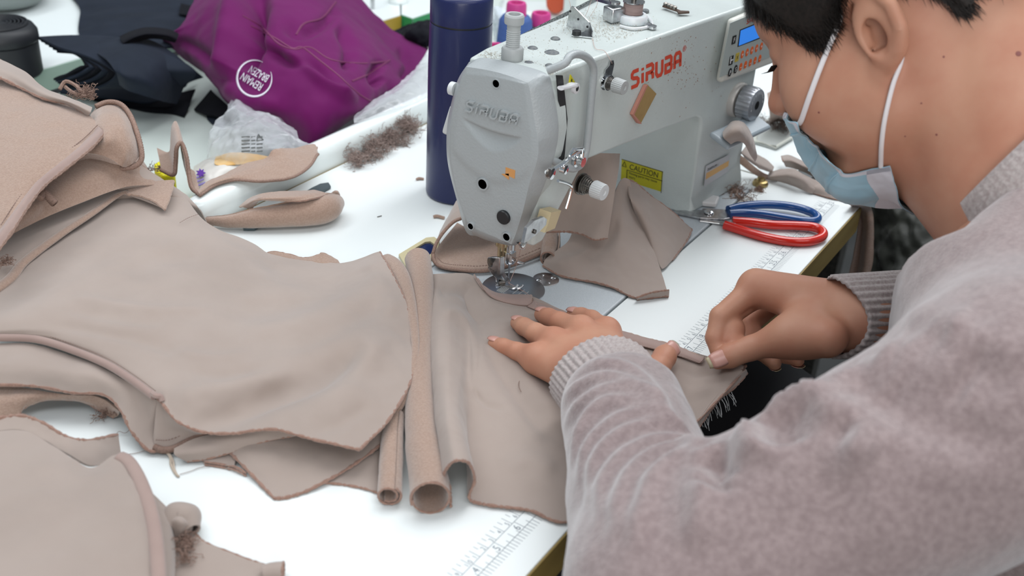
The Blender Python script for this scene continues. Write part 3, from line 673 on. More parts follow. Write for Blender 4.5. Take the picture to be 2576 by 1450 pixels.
def key(cx, cy, w_, h_, m, rd=False, name='button'):
    c = onp(cx, cy); x = px_/np.linalg.norm(px_)*w_; y = np.array((0, 0, 1.))*h_
    if rd: pts = [c+x*math.cos(a)+y*math.sin(a) for a in np.linspace(0, 2*PI, 24, endpoint=False)]
    else: pts = [c-x-y, c+x-y, c+x+y, c-x+y]
    return MB().prism(pts, -AFN*.5).build(name, m, mach, smooth=False)
def lab(t, cx, cy, s, m, nm='button_mark'):
    c = onp(cx, cy)-AFN*.6; text(nm, t, s, c-np.array((0, 0, s*.36)), px_, (0, 0, 1), m, mach, .03, 'CENTER')
M_WHP = mat('white_print', (.8, .8, .8), .5)
key(1846, 100, 3.6, 4.4, M_INKB); lab('F', 1846, 100, 7, M_WHP)
key(1839, 152, 3.6, 4.8, M_INKB); lab('\u22a2', 1839, 152, 6, M_WHP); MB().prism([onp(*p)-AFN*.6 for p in [(1835, 160), (1837, 142), (1839, 142), (1838, 150), (1843, 148), (1843, 151), (1838, 153), (1837, 160)]], -AFN*.05).build('button_mark', M_WHP, mach, smooth=False)
key(1854, 144, 3.4, 4.6, mat('yellow_button', (.55, .42, .06), .5)); lab('X', 1854, 144, 5.5, M_INKB)
for k in range(5):
    key(1867+k*12, 137-k*5.2, 2.7, 4.2, M_ORB, True); lab('+', 1867+k*12, 137-k*5.2, 6.5, M_WHP)
    key(1863+k*12, 168-k*5.2, 2.7, 4.2, M_ORB, True); lab('\u2013', 1863+k*12, 168-k*5.2, 6.5, M_WHP)
key(1836, 182, 3.4, 4.6, M_INKB, True); lab('P', 1836, 182, 6.5, M_WHP); key(1850, 174, 3.4, 4.6, M_INKB, True); lab('S', 1850, 174, 6.5, M_WHP)
c0 = af(1878, 60, 13); wm, _ = wordmark(c0, px_, (0, 0, 1), 4.2, .9, .1); wm.build('panel_wordmark', M_RED, mach, smooth=False)
# stitch-length dial
c = af(1853, 250, 0); a = -AFN
MB().lathe([(19.5, -3), (19.5, 4), (18, 6), (0, 6)], c, a, 48).build('dial_base', mat('pale_metal', (.55, .53, .50), .4, .3), mach, sh=.7)
MB().lathe([(17, 8), (19, 9), (19, 22), (17.6, 24.5), (16.5, 25), (5, 25.3), (4.6, 23), (0, 23)], c, a, 96, ribs=24, ribd=.9, rows=(1, 2)).lathe([(8, 5), (8, 9)], c, a, 24).build('stitch_dial', M_DIAL, mach, sh=.7)
MB().lathe([(4.4, 25.6), (0, 25.6)], c, a, 20).build('dial_bore', M_HOLE, mach)
ux = np.cross((0, 0, 1.), AFN); ux /= np.linalg.norm(ux)
for k in range(11):
    an = math.radians(200-k*20); q = c+a*25.4+(ux*math.cos(an)*-1+np.array((0, 0, 1.))*math.sin(an))*12.5
    text('dial_number', str(k % 10), 4, q, ux*-1 if False else px_, (0, 0, 1), M_LKNOB, mach, .08, 'CENTER')
# reverse lever
l0, l1 = af(1808, 356, 30), af(1916, 306, 26)
d = (l1-l0); n_ = np.array((0, -.35, .94)); s_ = np.cross(d/np.linalg.norm(d), n_)
o = MB().obox((l0+l1)/2, d/2, s_*13, n_*3.4).build('reverse_lever', mat('blue_grey_lever', (.36, .42, .46), .35), mach); bevel(o, 3, 3)
MB().tube([af(1865, 330, -4), af(1868, 332, 24)], 6, 14).build('lever_shaft', M_STEEL, mach)
# stickers on the column
def cx_(px, py, d=0): return ax(px, py, 685.5-d)
q = [cx_(*p, .3) for p in [(1564, 400), (1668, 432), (1660, 504), (1561, 470)]]
MB().prism(q, (.25, 0, 0)).build('caution_sticker', M_YST, mach, smooth=False)
ex = cx_(1668, 432)-cx_(1564, 400); ez = cx_(1564, 400)-cx_(1561, 470); exn = ex/np.linalg.norm(ex)
o0 = cx_(1564, 400, .5)
def cpt(u, v): return o0+ex*u-ez*v+np.array((-.2, 0, 0))
text('caution_title', 'CAUTION', 9.0, cpt(.19, .27), ex, ez, M_INKB, mach, .02, sx=.9)
mb = MB()
for a_, b_ in (((0.14, .33), (1, .33)), ((.14, .33), (.14, 1)), ((0, 0.01), (1, .01)), ((.985, 0), (.985, 1))): mb.tube([cpt(*a_), cpt(*b_)], .35, 4)
mb.tube([cpt(.02, .24), cpt(.07, .06), cpt(.12, .24), cpt(.02, .24)], .4, 4).build('caution_rule', M_INKB, mach, smooth=False)
for i, t in enumerate(('Moving parts may cause', 'injury', '', 'Operate with safety devices.', 'Turn off main switch before', 'threading, changing bobbin', 'and needle, cleaning etc.')):
    if t: text('caution_text', t, 3.9, cpt(.19, .45+i*.125), ex, ez, M_INKB, mach, .01, sx=.95)
# model label on the column front
q = [af(*p, .5) for p in [(1775, 418), (1836, 388), (1831, 432), (1771, 470)]]
MB().prism(q, -AFN*.2).build('model_label', mat('silver_label', (.50, .51, .52), .4), mach, smooth=False)
q = [af(*p, .8) for p in [(1777, 436), (1834, 404), (1832, 418), (1775, 452)]]
MB().prism(q, -AFN*.1).build('label_band', mat('orange_label', (.70, .42, .15), .5), mach, smooth=False)
lx = af(1836, 388, .9)-af(1775, 418, .9)
text('model_text', 'DL68004-BM1-1', 4.6, af(1779, 431, .95), lx, (0, 0, 1), M_INKB, mach, .01, sx=.82)
# threads running over the machine
M_THR = mat('pink_thread', (.55, .38, .33), .8)
mb = MB()
mb.tube(cr([pl(1437, 28), pl(1425, 10)+(0, 0, 6), on(1380, -20, 240)], 20), .22, 4)
mb.tube(cr([on(1490, 96, 227), on(1498, 122, 227), on(1520, 128, 227), af(1535, 150, 4), af(1540, 160, 4)], 30), .22, 4)
mb.tube(cr([pl(1437, 28), pl(1455, 40)+(0, -6, 0), pl(1475, 12)+(0, -6, 8), pl(1490, 16)+(0, -5, 4), pl(1478, 40)+(0, -3, 0)], 30), .2, 4)
mb.tube(cr([ay(1311, 622, 188), on(1300, 665, 20), on(1284, 706, 4), on(1279, 712, 2)], 24), .3, 4)
mb.tube(cr([on(1279, 712, 2.5), on(1300, 724, 2.5), on(1330, 742, 4), on(1352, 768, 8)], 24), .3, 4)
o = mb.build('thread', M_THR, mach)
MB().lathe([(3.2, 0), (3.2, 3), (2, 4), (0, 4)], ay(1311, 618, 190), (0, -1, 0), 16).tube([ay(1303, 610, 186), ay(1312, 622, 184), ay(1322, 612, 186)], 1.6, 8).build('needle_thread_guide', M_CHROME, mach)
# ------------------------------------------------------------------ fabrics
M_FAB = mat('beige_knit_face', (.365, .30, .265), .85, col2=(.335, .272, .238), nscale=14, bump=.18, bscale=1500, bdist=.0004, sheen=.35, spec=.15)
M_FLC = mat('beige_fleece', (.375, .262, .205), .95, col2=(.32, .215, .165), nscale=600, bump=.5, bscale=1100, bdist=.0012, sheen=.6, spec=.05)
M_RAW = mat('raw_cut_edge', (.33, .20, .155), .95, col2=(.25, .15, .115), nscale=500, bump=.6, bscale=900, bdist=.001, sheen=.4, spec=.05)
M_STI = mat('seam_thread', (.23, .155, .13), .8)
M_HEM = mat('hem_knit', (.345, .25, .22), .85, col2=(.31, .22, .195), nscale=30, bump=.2, bscale=1500, bdist=.0004, sheen=.35, spec=.15)
M_OVL = mat('overlock_thread', (.30, .20, .16), .9, col2=(.22, .14, .11), nscale=700, bump=.5, bscale=900)
def roll(name, path, radii, m, parent=None, turns=1.15, a0=0.0, th=1.5, flat=1.0, shrink=.25, nu=44, nv=50, px=True, wr=.5, end='b', lab=None):
    P = [on(*p) for p in path] if px else [np.array(p, float) for p in path]; rows = []
    for i, p in enumerate(P):
        t = P[min(i+1, len(P)-1)]-P[max(i-1, 0)]; t /= np.linalg.norm(t); s = np.cross(t, (0, 0, 1.)); s /= np.linalg.norm(s); u = np.cross(s, t); r = radii[i]; ring = []
        for k in range(15):
            f_ = k/14; an = a0+f_*turns*2*PI; rr = r*(1-shrink*f_); ring.append(p+s*math.cos(an)*rr+u*math.sin(an)*rr*flat)
        rows.append(ring)
    o, G, N = cloth(name, rows, m, parent, nu, nv, th, wr, .05, px=False, edge=M_RAW, edges=end, er=.9)
    if lab: o['label'] = lab
    return o
def overlock(name, line, parent, r=1.5, n=120, m=None):    # a whipped seam edge: bead tube with ripple
    c = cr(np.array(line, float), n); MB().tube(c, [r*(1+.22*(i % 2)) for i in range(n)], 8).build(name, m or M_OVL, parent, sh=None)
def stitch_line(pts, parent, n, r=.3, off=.6): stitches('stitch_row', np.array([on(*p) for p in pts]), None, M_STI, parent, n, r, off=off)
def lintball(name, c, r, n, m, parent=None, flat=.5, k=11, wire=.26):
    mb = MB(); c = np.array(c, float)
    lobes = [np.array((random.gauss(0, r*.5), random.gauss(0, r*.45), abs(random.gauss(0, r*.25*flat)))) for _q in range(5)]
    for _ in range(n):
        p = c+random.choice(lobes)+np.array((random.gauss(0, r*.2), random.gauss(0, r*.2), abs(random.gauss(0, r*.18*flat)))); d = np.array((random.gauss(0, 1), random.gauss(0, 1), random.gauss(0, .5))); pts = []
        for _k in range(k):
            pts.append(p.copy()); d = d+np.array([random.gauss(0, 1.3) for _q in range(3)])*(1, 1, .7); d /= np.linalg.norm(d)+1e-6; p = p+d*min(r*.13, 2.2); p[2] = max(p[2], c[2]+.2)
        mb.tube(pts, wire, 3, cap=False)
    return mb.build(name, m, parent)
# ------------------------------------------------------------------ A: big beige garment in the left centre
gA = thing('folded_garment', 'large smooth beige garment spread across the left of the table with hemmed near edge', 'garment', (200, 320, 0))
K = dict(edge=M_RAW)
_, GA, NA = cloth('front_panel', [
 [(-80,700,43),(40,640,44),(150,565,44),(290,505,44),(425,468,44),(520,560,30),(622,606,16),(700,642,10),(860,659,8),(955,633,24)],
 [(-80,800,48),(60,740,50),(180,665,50),(310,605,48),(445,575,42),(565,622,30),(662,662,22),(760,692,18),(880,690,20),(988,690,28)],
 [(-80,815,50),(80,772,54),(200,722,54),(330,690,51),(460,680,44),(590,712,34),(700,742,30),(800,762,30),(910,770,32),(1022,765,28)],
 [(-80,825,50),(90,800,53),(220,792,52),(350,792,49),(480,792,43),(610,812,37),(720,832,35),(830,842,38),(935,845,38),(1044,860,24)],
 [(-80,836,48),(80,826,50),(205,830,50),(325,845,48),(445,866,43),(555,900,38),(670,925,36),(785,930,31),(905,940,33),(1036,950,24)],
 [(-80,842,46),(70,838,47),(178,855,46),(290,890,44),(405,945,40),(500,1000,36),(610,1018,27),(735,995,26),(865,1010,33),(978,1055,24)],
 [(-80,846,44),(60,846,44),(150,866,42),(262,910,40),(384,990,36),(455,1066,27),(560,1085,25),(680,1083,27),(800,1106,27),(905,1129,25)]],
 M_FAB, gA, 150, 120, 1.8, 1.5, .018, edges='br', er=1.15, seed=1, zmin=3, folds=[
 ([(470,1078),(580,1040),(690,1005),(790,965),(860,915),(915,860)],-8,30), ([(600,1075),(720,1040),(840,990),(930,900),(960,820)],5,36), ([(420,1000),(520,985),(640,960),(740,930)],3,22),
 ([(560,790),(680,775),(800,740),(900,690)],-4,26), ([(600,840),(740,815),(880,760),(980,700)],4,24), ([(690,880),(800,850),(900,800),(1000,740)],-3,20),
 ([(180,745),(300,770),(420,780),(540,775)],2.5,12), ([(160,775),(300,800),(420,812)],-2.2,14), ([(300,690),(420,650),(520,640)],-3.5,26), ([(420,880),(540,900),(640,885)],2,12), ([(470,930),(560,945),(660,925)],-2.4,14),
 ([(650,640),(720,690),(800,700),(880,680)],-4,22), ([(920,650),(960,720),(990,800)],4,26), ([(780,1085),(860,1060),(940,1010)],-3,20), ([(100,810),(240,832),(380,862),(480,900)],-3,16)], **K)
hem = [(-80,852,43),(40,850,43.5),(110,858,43),(200,888,41),(270,918,39.5),(330,955,37.5),(388,998,35)]
MB().tube(cr([on(*p) for p in hem], 60), 3.1, 12).build('hem_tube', M_HEM, gA); stitch_line([(p[0]+4, p[1]-12, p[2]+2.0) for p in hem], gA, 90, .28, .5)
_, G_, _ = cloth('inner_layer', [
 [(-80,866,39),(70,866,39),(160,888,37),(245,920,35),(315,958,33),(360,985,31),(385,1003,30),(400,1008,29)],
 [(-80,915,38),(75,920,38),(170,935,37),(250,950,35),(320,985,29),(352,1030,20),(378,1065,14),(400,1070,12)],
 [(-80,968,28),(80,971,28),(180,988,26),(258,993,25),(302,1032,20),(330,1085,12),(375,1133,5),(422,1128,4)]],
 M_FAB, gA, 70, 36, 1.6, 1.0, .03, edges='b', er=1.3, seed=2, **K)
cloth('deep_layer', [
 [(-80,975,22),(40,975,22),(110,985,22),(180,995,21),(250,1000,18),(300,1035,12)],
 [(-80,1010,20),(30,1008,20),(90,1000,20),(150,1004,17),(225,1014,12),(298,1045,5)],
 [(-80,1046,12),(35,1050,10),(62,1028,12),(110,1010,14),(200,1012,10),(285,1052,2.5)]], M_FLC, gA, 50, 24, 1.6, 1.0, .04, edges='b', seed=3, **K)
lintball('thread_tuft', on(285,1040,2), 11, 60, M_OVL, gA)['kind'] = 'stuff'
cloth('cuff_fold', [
 [(396,1000,32),(412,1002,32),(424,1040,27),(455,1068,25),(510,1088,22)],
 [(391,1045,22),(398,1065,18),(418,1080,15),(455,1082,17),(505,1092,18)],
 [(386,1100,10),(392,1122,6),(425,1128,5),(470,1108,9),(516,1092,14)]], M_FAB, gA, 40, 26, 1.5, .5, .04, seed=4)
overlock('overlock_edge', [on(*p) for p in [(388,1126,5),(410,1133,4.5),(440,1128,5.5),(480,1108,9),(518,1090,14)]], gA, 2.4)
stitch_line([(392,1112,8.5),(425,1112,8),(470,1095,11.5),(512,1080,16)], gA, 16, .35, 1.6)
MB().tube(cr([on(*p) for p in [(383,990,37),(392,996,38),(404,998,37),(408,1010,34)]], 14), 2.2, 8).build('hem_knot', M_HEM, gA)
cloth('back_fold', [
 [(438,1128,11),(500,1100,14),(600,1084,19),(690,1084,20),(745,1092,18)],
 [(440,1146,8),(505,1132,11),(592,1108,15),(680,1096,17),(748,1095,17)],
 [(470,1163,2.5),(520,1156,4),(592,1136,8),(675,1110,13),(748,1097,16)]], M_FAB, gA, 50, 24, 1.5, .6, .04, edges='b', seed=5, er=.9, **K)
_, G_, _ = cloth('under_panel', [
 [(520,1080,12),(620,1072,14),(740,1062,14),(850,1060,12),(950,1045,10),(1030,990,12)],
 [(588,1148,6),(665,1160,9),(760,1150,9),(850,1122,9),(940,1082,9),(1033,1010,12)],
 [(690,1253,1.8),(722,1250,2),(785,1228,3),(872,1180,5),(962,1112,8),(1036,1025,11)]], M_FAB, gA, 70, 40, 1.6, .8, .03, edges='blr', er=1.3, seed=6, **K)
for dz, a in ((1.5, 0), (3.2, -7)):
    cloth('under_layer', [[(500,1150+a,dz+.8),(560,1150+a,dz+.8),(600,1150+a,dz+1)], [(512,1165+a,dz),(560,1172+a,dz),(590,1180+a,dz)], [(515,1168+a,dz),(575,1178+a,dz),(620,1196+a,dz)]], M_FAB, gA, 20, 10, 1.2, .2, .04, edges='b', er=.8, **K)
cloth('side_panel', [[(870,1160,3),(910,1130,3),(955,1090,3),(990,1060,3)], [(840,1190,2),(890,1190,2),(935,1180,2),(975,1160,2)], [(818,1214,1.8),(865,1218,1.8),(915,1228,1.8),(962,1243,1.8)]], M_FAB, gA, 30, 20, 1.4, .3, .03, edges='b', er=.9, **K)
roll('rolled_edge', [(990,1050,9),(985,1110,9),(981,1180,9),(977,1248,9)], [7.5,8,8.3,8.3], M_FLC, gA, turns=1.5, a0=2.2, th=1.5, shrink=.45)
# right-hand rim of the garment: fleece turned outwards
MB().tube(cr([on(*p) for p in [(972,652,20),(990,668,22),(1012,700,24),(1030,755,25),(1041,820,25),(1045,880,24),(1038,940,22),(1018,1000,17),(995,1040,13),(975,1062,11)]], 70), list(cr(np.array([[6.5],[8.2],[7.6],[5.6],[4.2],[3.4],[3.2],[3.0],[2.8],[2.2]]), 70)[:, 0]), 14, flat=.8).build('fleece_rim', M_FLC, gA, sh=None)
roll('fleece_roll', [(1052,655,15),(1060,720,15),(1060,820,15),(1056,930,14),(1058,1040,14),(1066,1130,14),(1078,1200,14),(1084,1254,14)], [11.5,10,8.6,9,10.5,12,12.8,13.2], M_FLC, gA, turns=1.06, a0=-.4, th=1.7, shrink=.1, flat=1.05)
MB().lathe([(0, -6), (6, -4.5), (9.5, -1), (11, 4)], on(1052,655,15), on(1060,720,15)-on(1052,655,15), 22).build('roll_end', M_FLC, gA)
# turned-back flap at the top of the garment
cloth('turned_flap', [[(-80,628,50),(60,562,52),(155,520,53),(240,490,54),(308,465,55),(370,456,55),(434,454,54)],
 [(-80,690,51),(30,640,52),(120,575,53),(200,530,54),(270,498,55),(345,478,54),(420,486,52)],
 [(-80,770,48),(18,702,49),(60,655,50),(150,588,51),(228,536,52),(300,486,54),(414,522,49)]], M_FAB, gA, 70, 30, 1.8, .8, .03, edges='t', seed=8, er=1.4, edge=M_FLC)
MB().tube(cr([on(*p) for p in [(-80,775,48),(20,706,49),(62,658,50),(152,590,51),(230,538,52),(304,486,53.5),(330,490,53)]], 60), list(np.linspace(5.5, 3.0, 60)), 12, flat=.6).build('flap_edge', M_FLC, gA, sh=None)
cloth('flap_peak', [[(300,470,56),(350,460,57),(400,455,57),(437,453,56)], [(312,476,55.5),(350,474,56),(392,484,55),(430,486,54)], [(322,487,54),(352,492,54),(385,504,53),(415,526,50)]], M_FLC, gA, 30, 20, 2.2, .4, .05, edges='rb', er=1.0, edge=M_FLC)
stitch_line([(452,563,44.5),(475,550,41),(500,541,36)], gA, 10, .25, .8)
# scalloped edge lying behind the garment
cloth('back_edge', [[(655,640,7),(690,632,9),(730,640,8),(765,648,5),(800,640,9),(815,636,9),(850,655,4)], [(655,660,5),(690,660,6),(730,665,6),(765,668,6),(800,668,6),(820,668,6),(860,670,4)]], M_FLC, gA, 40, 10, 1.5, .4, .05, edges='t', er=.8, **K)
mb = MB()
for pts in ([(415,1135,3),(428,1150,2),(430,1170,1),(440,1190,1),(450,1200,1)], [(420,1134,3),(435,1160,2),(438,1180,1),(446,1198,1)]): mb.tube(cr([on(*p) for p in pts], 14), .9, 5)
mb.build('thread_tail', mat('tail_thread', (.50, .42, .34), .9), gA)['kind'] = 'stuff'
mb = MB()
for pts in ([(292,1093,2),(300,1086,3),(315,1090,2),(328,1080,4)], [(322,1143,1),(345,1140,1),(370,1132,1.5)], [(452,1194,1),(480,1186,1),(500,1178,1),(530,1172,1.5)]): mb.tube(cr([on(*p) for p in pts], 14), .25, 4)
mb.build('loose_thread', M_STI, gA)['kind'] = 'stuff'
# ------------------------------------------------------------------ G: garment under the needle
gG = thing('sewn_garment', 'beige garment piece under the needle, held by both hands, arched fold at its near edge', 'garment', (300, 120, 0))
_, GG, NG = cloth('fabric_panel', [
 [(1080,692,10),(1092,691,11),(1104,690,11),(1122,689,9),(1150,688,7),(1180,690,5),(1200,702,4),(1222,727,4),(1270,742,4),(1338,745,5),(1500,818,5),(1700,874,7),(1874,922,15)],
 [(1078,765,12),(1088,762,17),(1103,760,21),(1124,758,21),(1150,760,16),(1178,764,11),(1198,772,8),(1225,782,7),(1285,790,6),(1372,805,5),(1532,848,5),(1712,892,6),(1874,924,14)],
 [(1078,880,12),(1086,878,21),(1104,876,28),(1132,874,28),(1160,878,19),(1180,884,13),(1203,890,15),(1228,892,16),(1290,892,8),(1380,895,5),(1490,915,4),(1660,940,4),(1872,928,12)],
 [(1092,1060,6),(1092,1048,18),(1100,1035,29),(1124,1025,37),(1152,1030,32),(1168,1046,18),(1182,1062,10),(1222,1072,9),(1312,1082,9),(1430,1090,4),(1580,1050,3),(1705,1012,2),(1870,932,11)],
 [(1134,1278,2.2),(1129,1228,13),(1115,1192,26),(1141,1158,40),(1180,1163,36),(1195,1206,20),(1183,1256,4),(1235,1273,2.2),(1330,1285,2.2),(1442,1311,2),(1610,1192,0),(1737,1077,-3),(1869,938,9)]],
 M_FAB, gG, 170, 130, 1.8, .9, .025, edges='br', er=1.2, seed=11, zmin=3.2, folds=[
 ([(1170,700),(1205,790),(1250,900),(1320,1010),(1400,1120)],-6,22), ([(1215,800),(1270,900),(1350,990),(1420,1060)],4,24), ([(1095,740),(1130,722),(1180,735),(1210,790)],-5,18), ([(1100,790),(1150,790),(1190,860),(1195,1000)],3,14),
 ([(1190,980),(1220,1015),(1275,1032)],-2,7), ([(1310,820),(1400,870),(1500,900)],-2,18), ([(1690,950),(1740,985),(1790,985)],2.5,12), ([(1700,920),(1760,940),(1830,925)],-2.5,12), ([(1250,1180),(1330,1160),(1400,1190)],2.5,24)], **K)
cloth('folded_hem', [[(1194,690,8),(1214,716,7),(1246,735,7),(1290,741,7),(1337,741,8)], [(1198,700,8.6),(1220,730,8),(1252,746,8),(1294,752,8),(1338,752,9)], [(1203,708,7),(1228,742,6.5),(1258,757,6.5),(1298,766,6.5),(1336,768,7)]], M_HEM, gG, 44, 12, 1.8, .2, .05, edges='rt', er=.8, edge=M_FLC)
stitch_line([(1206,716,8.5),(1230,746,8),(1262,761,8),(1300,769,8),(1330,772,8)], gG, 36, .28, .9)
stitch_line([(1340,752,9),(1338,764,9),(1324,772,8)], gG, 7, .32, .9)
cloth('seam_allowance', [[(1342,756,7),(1420,783,7),(1500,813,7),(1620,848,8),(1700,869,9),(1772,902,11)], [(1334,764,8),(1410,792,8),(1494,824,8),(1606,857,9),(1694,880,10),(1766,908,12)], [(1326,771,6.5),(1402,800,6.5),(1490,834,6.5),(1592,864,7.5),(1690,890,8.5),(1760,914,10)]], M_HEM, gG, 80, 12, 1.6, .3, .05, edges='t', er=.9, edge=M_FLC)
stitch_line([(1400,802,8),(1490,836,8),(1592,867,9),(1690,893,10),(1758,916,11),(1772,900,12.5)], gG, 70, .26, .8)
cloth('second_layer', [[(1878,930,11),(1840,962,7),(1800,1000,3),(1738,1080,-4)], [(1882,940,4),(1850,975,1),(1806,1012,-4),(1746,1092,-10)]], M_FAB, gG, 40, 8, 1.6, .5, .05, edges='b', er=1.2, **K)
mb = MB()
for k in range(26):
    p = on(1842-k*3.6+random.uniform(-3, 3), 985+k*2.6, -2-k*.3); d = np.array((random.uniform(-6, 3), random.uniform(-9, -3), random.uniform(-14, -5))); mb.tube([p, p+d*.5+(1, 0, 0), p+d], .18, 3, cap=False)
mb.build('frayed_threads', mat('white_fray', (.6, .62, .62), .8), gG)['kind'] = 'stuff'
MB().tube(cr([on(*p) for p in [(1309,953,8),(1305,965,8),(1306,976,7.5),(1311,986,7)]], 14), .28, 4).build('stray_hair', M_STI, gG)
# ------------------------------------------------------------------ H: garment at the lower left corner
gH = thing('corner_garment', 'shaded beige garment in the lower left corner with a pinkish piped seam', 'garment', (60, 300, 0))
cloth('back_collar', [[(-60,1066,44),(40,1046,46),(100,1060,45),(160,1094,40),(222,1107,30),(298,1093,16)], [(-60,1075,42),(45,1062,44),(105,1085,42),(168,1118,37),(232,1140,26),(302,1118,12)], [(-60,1092,40),(50,1082,42),(112,1108,40),(172,1142,34),(236,1172,22),(306,1143,8)]], M_FAB, gH, 60, 20, 1.8, .8, .03, edges='t', er=1.5, seed=21, **K)
cloth('body_panel', [[(-60,1088,41),(60,1084,42),(130,1120,40),(190,1160,36),(232,1176,34),(282,1150,34),(312,1146,34)],
 [(-60,1160,44),(75,1170,44),(150,1190,42),(212,1208,40),(256,1205,40),(312,1188,38),(340,1192,34)],
 [(-60,1300,44),(80,1300,44),(160,1300,43),(230,1295,43),(290,1290,42),(345,1282,40),(374,1275,34)],
 [(-60,1500,42),(80,1500,42),(160,1500,42),(240,1500,42),(310,1500,41),(372,1500,39),(404,1500,34)]], M_FAB, gH, 70, 60, 1.8, 1.4, .02, seed=22)
MB().tube(cr([on(*p) for p in [(300,1148,35),(322,1160,36),(345,1195,37),(368,1250,37.5),(384,1310,37.5),(394,1380,37.5),(402,1500,37)]], 50), 4.6, 12, flat=.55).build('piped_seam', M_HEM, gH, sh=None)
cloth('side_layer', [[(340,1190,28),(385,1240,22),(420,1275,16),(436,1300,12)], [(380,1300,26),(405,1320,22),(430,1340,16),(440,1360,8)], [(398,1500,26),(415,1500,22),(432,1500,16),(440,1500,6)]], M_FAB, gH, 30, 40, 1.6, .8, .04, edges='r', er=.9, **K)
roll('dark_roll', [(420,1330,9),(445,1308,10),(470,1310,10),(484,1335,8)], [8,11,11,5], M_FAB, gH, turns=1.05, th=1.5, end='')
cloth('hood_fold', [[(425,1283,13),(455,1282,16),(478,1302,14),(487,1322,8)], [(430,1310,18),(455,1312,20),(476,1322,14),(486,1330,6)], [(440,1350,8),(458,1350,8),(472,1344,5),(483,1338,3)]], M_FAB, gH, 24, 18, 1.5, .3, .05)
cloth('flat_tail', [[(430,1400,3),(478,1340,5),(520,1366,4),(600,1398,3),(660,1418,3),(700,1428,4)], [(430,1440,3),(490,1420,4),(540,1430,4),(610,1445,3),(665,1455,3),(712,1450,4)], [(430,1500,3),(500,1500,4),(560,1500,4),(620,1500,3),(680,1500,3),(715,1500,3)]], M_FAB, gH, 50, 24, 1.6, .5, .03, edges='t', er=1.0, **K)
roll('tail_roll', [(660,1440,6),(685,1436,6),(712,1436,6)], [5,6,6.5], M_FAB, gH, turns=1.05, th=1.4, nv=20)
lintball('thread_tuft', on(450,1380,6), 13, 90, M_OVL, gH)['kind'] = 'stuff'
# ------------------------------------------------------------------ I: fleece pile at the left edge
gI = thing('fleece_pile', 'thick beige fleece garment piled at the left edge with a diagonal overlocked seam', 'garment', (120, 620, 0))
pc0 = on(40, 420, 60); g = []
for k in range(9): g.append([np.array((pc0[0]+math.cos(a)*150*k/8, pc0[1]+math.sin(a)*120*k/8, 2+74*math.sqrt(max(0, 1-(k/8)**2)))) for a in np.linspace(0, 2*PI, 25)])
cloth('inner_bulk', g, M_FLC, gI, 60, 26, 2, 3, .02, px=False, seed=30)
cloth('fleece_panel', [[(-60,130,130),(0,150,130),(50,182,128),(110,235,124),(150,248,120),(200,268,118),(252,318,112)],
 [(-60,260,128),(0,250,128),(60,262,127),(110,285,125),(160,305,122),(215,335,116),(250,345,112)],
 [(-60,400,118),(0,380,120),(50,380,120),(100,385,119),(140,392,116),(175,402,112),(205,395,110)],
 [(-60,640,92),(-20,620,94),(0,600,96),(25,560,99),(55,515,102),(85,482,105),(105,465,107)]], M_FLC, gI, 70, 60, 2.4, 1.4, .02, seed=31)
sb = [(262,330,113),(225,368,112),(160,418,110),(105,462,107),(60,520,102),(20,580,98),(-40,660,90)]
cloth('overlocked_seam', [[(248,318,114.5),(212,352,113),(148,402,111),(94,446,108),(46,506,103),(4,570,98.5),(-50,650,91)], [(256,326,116),(220,360,115),(155,410,113),(100,455,110),(54,514,105),(12,576,100.5),(-45,655,92)], [(264,336,112.5),(229,374,111),(165,425,109),(110,470,106),(66,528,101),(26,590,96.5),(-35,668,89)]], M_HEM, gI, 90, 12, 2, .3, .06, edges='b', er=1.6, edge=M_OVL)
stitch_line([(246,316,116),(210,351,115),(146,401,113),(92,445,110),(44,505,105),(2,569,100.5)], gI, 60, .4, .6)
cloth('rolled_collar', [[(-40,148,138),(0,150,138),(60,178,136),(115,222,130),(180,248,126),(232,270,122)], [(-40,168,142),(0,172,142),(55,200,138),(112,235,132),(178,258,128),(228,282,122)], [(-40,185,138),(0,195,138),(55,222,132),(110,248,128),(175,266,122),(222,292,116)]], M_FAB, gI, 50, 18, 2, .6, .04, edges='b', er=1.5, seed=32, **K)
cloth('folded_end', [[(228,290,106),(250,262,110),(290,262,112),(322,290,108),(345,340,98),(356,385,86)], [(232,310,112),(258,292,118),(296,292,118),(318,320,112),(335,362,100),(345,400,84)], [(245,345,108),(268,345,112),(296,345,110),(312,362,104),(318,392,94),(330,415,82)], [(225,385,98),(258,392,96),(282,402,92),(296,412,88),(308,420,84),(318,422,80)]], M_FLC, gI, 44, 40, 2.2, .8, .04, seed=33)
overlock('overlock_edge', [on(*p) for p in [(240,268,113),(270,257,115),(302,262,115),(326,288,111),(345,335,102),(356,380,90),(354,405,83),(335,420,79),(300,424,78)]], gI, 2.3)
cloth('lower_body', [[(-60,470,86),(60,455,86),(130,440,86),(220,400,88),(300,415,82),(350,410,72),(385,440,60)], [(-60,540,80),(60,530,80),(130,490,80),(220,450,80),(300,440,74),(360,440,64),(400,455,54)], [(-60,640,66),(40,585,66),(120,545,66),(230,500,66),(320,470,62),(390,465,56),(440,460,48)]], M_FLC, gI, 60, 30, 2.2, 1.2, .03, seed=34)
cloth('hanging_side', [[(330,400,78),(370,425,66),(410,450,54),(470,490,38)], [(300,470,58),(370,480,52),(440,500,42),(500,525,30)], [(200,560,20),(330,560,12),(440,560,12),(520,560,8)]], M_FAB, gI, 30, 24, 2, .6, .04)
overlock('loose_overlock', [on(*p) for p in [(100,500,88),(110,485,90),(130,505,84),(138,512,82)]], gI, 3.2, 40)
lintball('thread_tuft', on(215,240,118), 14, 90, M_OVL, gI)['kind'] = 'stuff'; lintball('thread_tuft', on(22,665,56), 8, 50, M_OVL, gI)['kind'] = 'stuff'
